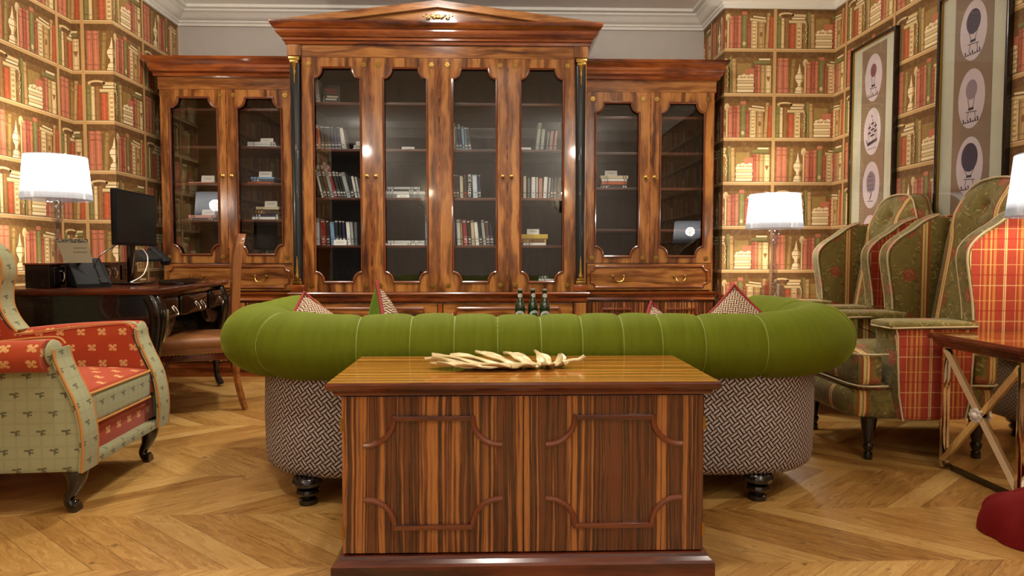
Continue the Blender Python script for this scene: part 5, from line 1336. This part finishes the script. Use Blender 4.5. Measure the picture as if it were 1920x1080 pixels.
for i, (P, mt, lab) in enumerate((([(-2.12, 3.90, .985), (-2.10, 3.80, .975), (-2.14, 3.68, .90), (-2.16, 3.62, .78)], 'black', 'thin black cable hanging from the left side of the monitor'),
                              ([(-2.10, 4.02, .965), (-2.07, 4.05, .90), (-2.06, 3.98, .80), (-2.08, 3.86, .752)], 'card', 'thin white cable hanging below the monitor to the desk top'))):
    m = MB(); m.tube(catmull(P, 6), .0028, 6); tag(m.build('cable', M[mt]), lab, 'cable')

# ================================================================== lamps
def scroll_side(s_):
    """half outline (r, z) of the clear baroque lamp foot"""
    return [(.003, 0), (.088, 0), (.096, .010), (.092, .028), (.078, .032), (.088, .052), (.078, .074), (.062, .078), (.048, .068), (.050, .092), (.036, .108), (.024, .124), (.026, .150), (.034, .168), (.028, .186), (.038, .200), (.030, .216), (.022, .230), (.020, .300), (.024, .345), (.034, .362), (.026, .378), (.038, .394), (.028, .410), (.036, .428), (.050, .440), (.040, .452), (.016, .458), (.003, .462)]
def make_lamp(label, height=.70):
    t = empty('table_lamp', (0, 0, 0), 0, label, 'table lamp', 'clear acrylic table lamps with pleated shades')
    k = height/.70; H = scroll_side(1)
    H = catmull([(a*k, b*k) for a, b in H], 2)
    for q in range(3):
        m = MB(); m.M = Matrix.Rotation(q*PI/3+.26, 4, 'Z')
        poly = [(a, b) for a, b in H] + [(-a, b) for a, b in reversed(H)]
        m.prism(poly, 'y', -.004, .004, .0015, 1); m.build('foot_panel', M['crystal'], t)
    m = MB(); m.lathe([(.008, .46*k), (.008, .58*k)], seg=10); m.build('stem', M['crystal'], t)
    # pleated shade
    zt, zb_ = height, height-.235*k; rt, rb = .168*k, .192*k; n = 288; R = []
    for z, r in ((zb_, rb), (zb_+.5*(zt-zb_), rt+(rb-rt)*.42), (zt, rt)):
        R.append([((r+.0022*(1 if i % 2 else -1))*math.cos(2*PI*i/n), (r+.0022*(1 if i % 2 else -1))*math.sin(2*PI*i/n), z) for i in range(n)])
    m = MB(); m.rings(R, cap=False); m.build('lamp_shade', M['shade'], t, smooth=False)
    for z, r in ((zb_, rb), (zt, rt)):
        m = MB(); m.tube([(r*math.cos(2*PI*i/64), r*math.sin(2*PI*i/64), z) for i in range(64)], .0028, 6, closed=True); m.build('shade_rim', M['crystal'], t)
    m = MB(); m.soft((0, 0, height-.11*k), (.028, .028, .045), .028, n=6); m.build('bulb', M['bulb'], t)
    return t
s = Sh('lit pleated lamp shade'); s.N.remove(s.b)
tr = s.N.new('ShaderNodeBsdfTransparent'); tl = s.N.new('ShaderNodeBsdfTranslucent'); gl_ = s.N.new('ShaderNodeBsdfGlossy'); em = s.N.new('ShaderNodeEmission'); m1 = s.N.new('ShaderNodeMixShader'); m2 = s.N.new('ShaderNodeMixShader'); ad = s.N.new('ShaderNodeAddShader')
tl.inputs[0].default_value = (.075, .078, .09, 1); gl_.inputs['Roughness'].default_value = .15; gl_.inputs[0].default_value = (.9, .92, 1, 1)
x, y, z = s.obj()
q_ = (z-.645)/.128
band = (1.0-q_*q_).max(.06)
rib = s.math('ARCTAN2', y, x)*144.0
rib = rib.sin()*.22+.78
s.L.new((band*rib*1.7).s, em.inputs[1]); em.inputs[0].default_value = (.97, .98, 1.0, 1)
m1.inputs[0].default_value = .30; s.L.new(tl.outputs[0], m1.inputs[1]); s.L.new(tr.outputs[0], m1.inputs[2])
m2.inputs[0].default_value = .10; s.L.new(m1.outputs[0], m2.inputs[1]); s.L.new(gl_.outputs[0], m2.inputs[2])
s.L.new(m2.outputs[0], ad.inputs[0]); s.L.new(em.outputs[0], ad.inputs[1]); s.L.new(ad.outputs[0], s.out.inputs[0]); M['shade'] = s.m
s = Sh('lit bulb'); s.set(color=(1, 1, 1), emit=(1, .93, .82), estr=30.0); M['bulb'] = s.m
L0 = make_lamp('clear acrylic lamp with glowing pleated shade on the black desk', .74); L0.location = (-2.535, 3.96, .7405); L0.scale = (.88, .88, 1)
def lamp_light(x, y, z, e): light('lamp_glow', 'POINT', (x, y, z), e, (1, .87, .66), size=.05)
lamp_light(-2.535, 3.96, .7405+.63, 44)
for (x, y, z, lab) in ((2.0, 4.72, .6205, 'clear acrylic lamp with glowing pleated shade on the dark table beside the bookcase'), (2.24, 2.56, .5805, 'glowing lamp at the right edge on the mirrored side table')):
    L1 = copy_tree(L0); L1.location = (x, y, z); L1.scale = (.955, .955, .98); tag(L1, lab); lamp_light(x, y, z+.61, 40 if y > 4 else 16)

# ================================================================== tables on the right
ct2 = empty('corner_table', (2.05, 4.70, 0), 0, 'dark wooden table in the corner under the lamp, behind the wing chairs', 'table')
wb(MB().plan(rect(1.70, 2.45, 4.46, 5.05), [(-.03, .575), (-.01, .580), (0, .590), (0, .606), (-.006, .620)]), 'table_top', M['mahog'], ct2, smooth=False)
wb(MB().box(1.73, 2.42, 4.49, 5.02, .49, .576, .003), 'apron', M['mahog'], ct2)
for x in (1.75, 2.40):
    for y in (4.51, 5.0): wb(MB().lathe([(.016, 0), (.022, .02), (.018, .1), (.026, .45), (.026, .5)], (x, y, 0), 12), 'leg', M['mahog'], ct2)
# mirrored side table
st = empty('side_table', (2.11, 2.57, 0), 0, 'mirrored side table with wooden top and crossed bars at the right edge', 'side table')
X0, X1, Y0_, Y1_ = 1.895, 2.33, 2.33, 2.755
wb(MB().plan(rect(X0, X1, Y0_, Y1_), [(.002, .520), (.010, .524), (.012, .534), (.024, .540), (.026, .550), (.038, .556), (.040, .566), (.034, .578)]), 'top_moulding', M['mahog'], st, smooth=False)
s = wood('honey table top', lin(96, 44, 12), lin(150, 82, 26), lin(178, 112, 44), horiz=True, rough=.14, coat=.8)
wb(MB().box(X0-.034, X1+.034, Y0_-.034, Y1_+.034, .5782, .580), 'top_veneer', s, st, smooth=False)
mir = Sh('tinted mirror'); mir.set(color=(.74, .66, .54), metal=1.0, rough=.03); mirror = mir.m
wb(MB().box(X0+.016, X1-.016, Y0_+.016, Y1_-.016, .035, .519), 'mirror_body', mirror, st, smooth=False)
for x in (X0, X1-.016):
    for y in (Y0_, Y1_-.016): wb(MB().box(x, x+.016, y, y+.016, .012, .520, .002), 'corner_post', mirror, st)
for face in ('x', 'y'):
    for q in (-1, 1):
        m = MB()
        if face == 'x':
            A = Vector((X0+.010, Y0_+.01, .045 if q > 0 else .51)); B = Vector((X0+.010, Y1_-.01, .51 if q > 0 else .045))
        else:
            A = Vector((X0+.01, Y0_+.010, .045 if q > 0 else .51)); B = Vector((X1-.01, Y0_+.010, .51 if q > 0 else .045))
        d = (B-A).normalized(); m.tube([A, B], .014, 4); wb(m, 'cross_bar', mirror, st)
cr = Sh('cut glass'); cr.set(color=(.95, .9, .82), rough=.08, metal=.55, spec=1); crm = cr.m
m = MB()
for k in range(8):
    a = k*PI/4; m.at((X0-.006, (Y0_+Y1_)/2+.020*math.cos(a), .278+.020*math.sin(a))).soft((0, 0, 0), (.008, .010, .010), .007, n=2)
m.at((X0-.012, (Y0_+Y1_)/2, .278)).soft((0, 0, 0), (.012, .012, .012), .009, n=3); wb(m, 'crystal_rosette', crm, st)
wb(MB().box(X0+.03, X1-.03, Y0_+.03, Y1_-.03, .0008, .036), 'plinth', M['black'], st, smooth=False)

# red velvet throw in the corner of the picture
m = MB(); n = 96; R = []
for j in range(25):
    t = j/24; base_r = .25*math.cos(t*PI/2)**.55+.003; ring = []
    for i in range(n):
        a = 2*PI*i/n
        fold = abs(math.sin(2.5*a+.8+1.3*t))**.6*.16+abs(math.sin(5.5*a+2.1-2.2*t))**.7*.08-.12
        hgt = 1+.22*math.sin(2*a+.6)+.10*math.sin(5*a+1.0)*(1-t)
        r_ = base_r*(1+fold*(1-t*.4)); zz = .002+.165*math.sin(t*PI/2)**.8*hgt - .02*t*math.sin(3*a)**2
        ring.append((r_*math.cos(a), r_*math.sin(a), max(.0015, zz)))
    R.append(ring)
m.rings(R); o = m.build('velvet_throw', M['redvel'], smooth=True, angle=80, loc=(1.86, 2.02, 0)); tag(o, 'crumpled dark red velvet fabric on the floor at the right edge', 'fabric')

# ================================================================== pictures on the right wall
def picture(yc, label, kinds):
    t = empty('framed_picture', (2.595, yc, .95), 0, label, 'picture', 'tall framed prints of balloons and ships')
    W_, z0, z1 = .27, .38, 2.385; xw = 2.606
    def bx(x0, x1, y0, y1, za, zb, nm, mt, par=t, bev=0): return wb(MB().box(x0, x1, y0, y1, za, zb, bev), nm, mt, par if par is t else par, smooth=bool(bev))
    fr_ = MB(); q = .016
    for a, b, c, d in ((-W_, -W_+q, z0, z1), (W_-q, W_, z0, z1), (-W_+q, W_-q, z0, z0+q), (-W_+q, W_-q, z1-q, z1)): fr_.box(xw-.032, xw, yc+a, yc+b, c, d, .003)
    wb(fr_, 'frame', M['ebony'], t)
    ib = MB(); q2 = .006
    for a, b, c, d in ((-W_+q, -W_+q+q2, z0+q, z1-q), (W_-q-q2, W_-q, z0+q, z1-q), (-W_+q, W_-q, z0+q, z0+q+q2), (-W_+q, W_-q, z1-q-q2, z1-q)): ib.box(xw-.024, xw-.004, yc+a, yc+b, c, d)
    wb(ib, 'gilt_slip', M['brass'], t, smooth=False)
    bx(xw-.010, xw-.004, yc-W_+q+q2, yc+W_-q-q2, z0+q+q2, z1-q-q2, 'mount', M['mount'])
    bx(xw-.012, xw-.0101, yc-.145, yc+.145, z0+.07, z1-.045, 'print_ground', M['ground'])
    bx(xw-.022, xw-.020, yc-W_+q, yc+W_-q, z0+q, z1-q, 'picture_glass', M['picglass'])
    for i, kd in enumerate(kinds):
        zc = 2.125-.365*i
        m = MB(); P = [(yc+.102*math.cos(2*PI*k/32), zc+.160*math.sin(2*PI*k/32)) for k in range(32)]; m.prism(P, 'x', xw-.0135, xw-.0122); ov = wb(m, 'oval_print', M['oval'], t, smooth=False)
        m = MB(); xa, xb = xw-.0142, xw-.0136
        def el(cy, cz, ry, rz, n=20, rot=0): return [(yc+cy+ry*math.cos(2*PI*k/n), zc+cz+rz*math.sin(2*PI*k/n)) for k in range(n)]
        def ln(a, b, w_=.003):
            A = Vector((yc+a[0], zc+a[1])); B = Vector((yc+b[0], zc+b[1])); d = (B-A).normalized(); nn = Vector((-d.y, d.x))*w_/2
            m.prism([tuple(A+nn), tuple(B+nn), tuple(B-nn), tuple(A-nn)], 'x', xa, xb)
        if kd[0] == 'b':       # balloon with gondola
            r = kd[1]; wb(MB().prism(el(0, .048, r*.9, r*1.12), 'x', xw-.0140, xw-.0136), 'printed_balloon', M['bal_'+kd[2]], ov, smooth=False)
            for sgn in (-1, 1): ln((sgn*r*.55, .048-r*.9), (sgn*.012, -.052)); 
            ln((-.02, -.055), (.02, -.055), .014); ln((-.045, -.075), (.04, -.068), .004); ln((-.03, -.075), (-.036, -.115), .003); ln((.02, -.07), (.030, -.112), .003)
            for q_ in range(7): ln((-.055+.018*q_, -.125), (-.050+.018*q_, -.104-(q_ % 3)*.008), .008)
            ln((-.060, -.126), (.062, -.126), .004)
        elif kd[0] == 's':     # sailing ship
            ln((-.06, -.062), (.055, -.085), .022); ln((.055, -.08), (.072, -.045), .006)
            for yy, hh in ((-.038, .06), (-.005, .085), (.032, .06)): ln((yy, -.07), (yy, hh), .003)
            for yy, zz, ww in ((-.038, .035, .03), (-.038, .0, .036), (-.005, .055, .034), (-.005, .015, .042), (-.005, -.025, .044), (.032, .032, .03), (.032, -.005, .036)): ln((yy-ww/2, zz), (yy+ww/2, zz-.004), .012)
            ln((.055, -.075), (.032, .06), .002); ln((-.06, -.06), (-.038, .06), .002)
            for q_ in range(5): ln((-.05+.022*q_, -.118), (-.036+.022*q_, -.114), .005)
            ln((-.002, .10), (.012, .108), .008)
        else:                  # globe with ring
            for r_ in (1.0,):
                wb(MB().prism(el(0, .02, .055, .075), 'x', xw-.0138, xw-.0136), 'printed_balloon', M['bal_'+kd[2]], ov, smooth=False)
            for q_ in range(-2, 3): ln((q_*.02, -.05), (q_*.02, .088-abs(q_)*.012), .003)
            for q_ in range(4): ln((-.045+.004*q_, -.03+.03*q_), (.045-.004*q_, -.03+.03*q_), .003)
            ln((-.012, -.055), (.010, -.10), .010); ln((-.03, -.112), (.034, -.108), .005)
        wb(m, 'printed_drawing', M['pink_ink'], ov, smooth=False)
    return t
M['mount'] = plain('pale mount board', lin(206, 208, 186), .7); M['ground'] = plain('taupe print ground', lin(142, 120, 98), .6); M['oval'] = plain('pale lilac oval paper', lin(214, 202, 208), .6)
M['pink_ink'] = plain('dark purple ink', lin(62, 44, 62), .6); M['bal_r'] = plain('rose balloon print', lin(134, 84, 96), .6); M['bal_d'] = plain('dark balloon print', lin(66, 54, 78), .6); M['bal_l'] = plain('light balloon print', lin(150, 136, 150), .6)
picture(4.545, 'tall framed print with a rose balloon at its top, farther along the right wall', [('b', .040, 'r'), ('s',), ('g', 0, 'l'), ('b', .04, 'd'), ('s',)])
picture(3.595, 'tall framed print with large dark balloons, nearer on the right wall', [('b', .060, 'd'), ('b', .048, 'l'), ('b', .070, 'd'), ('s',), ('b', .04, 'r')])
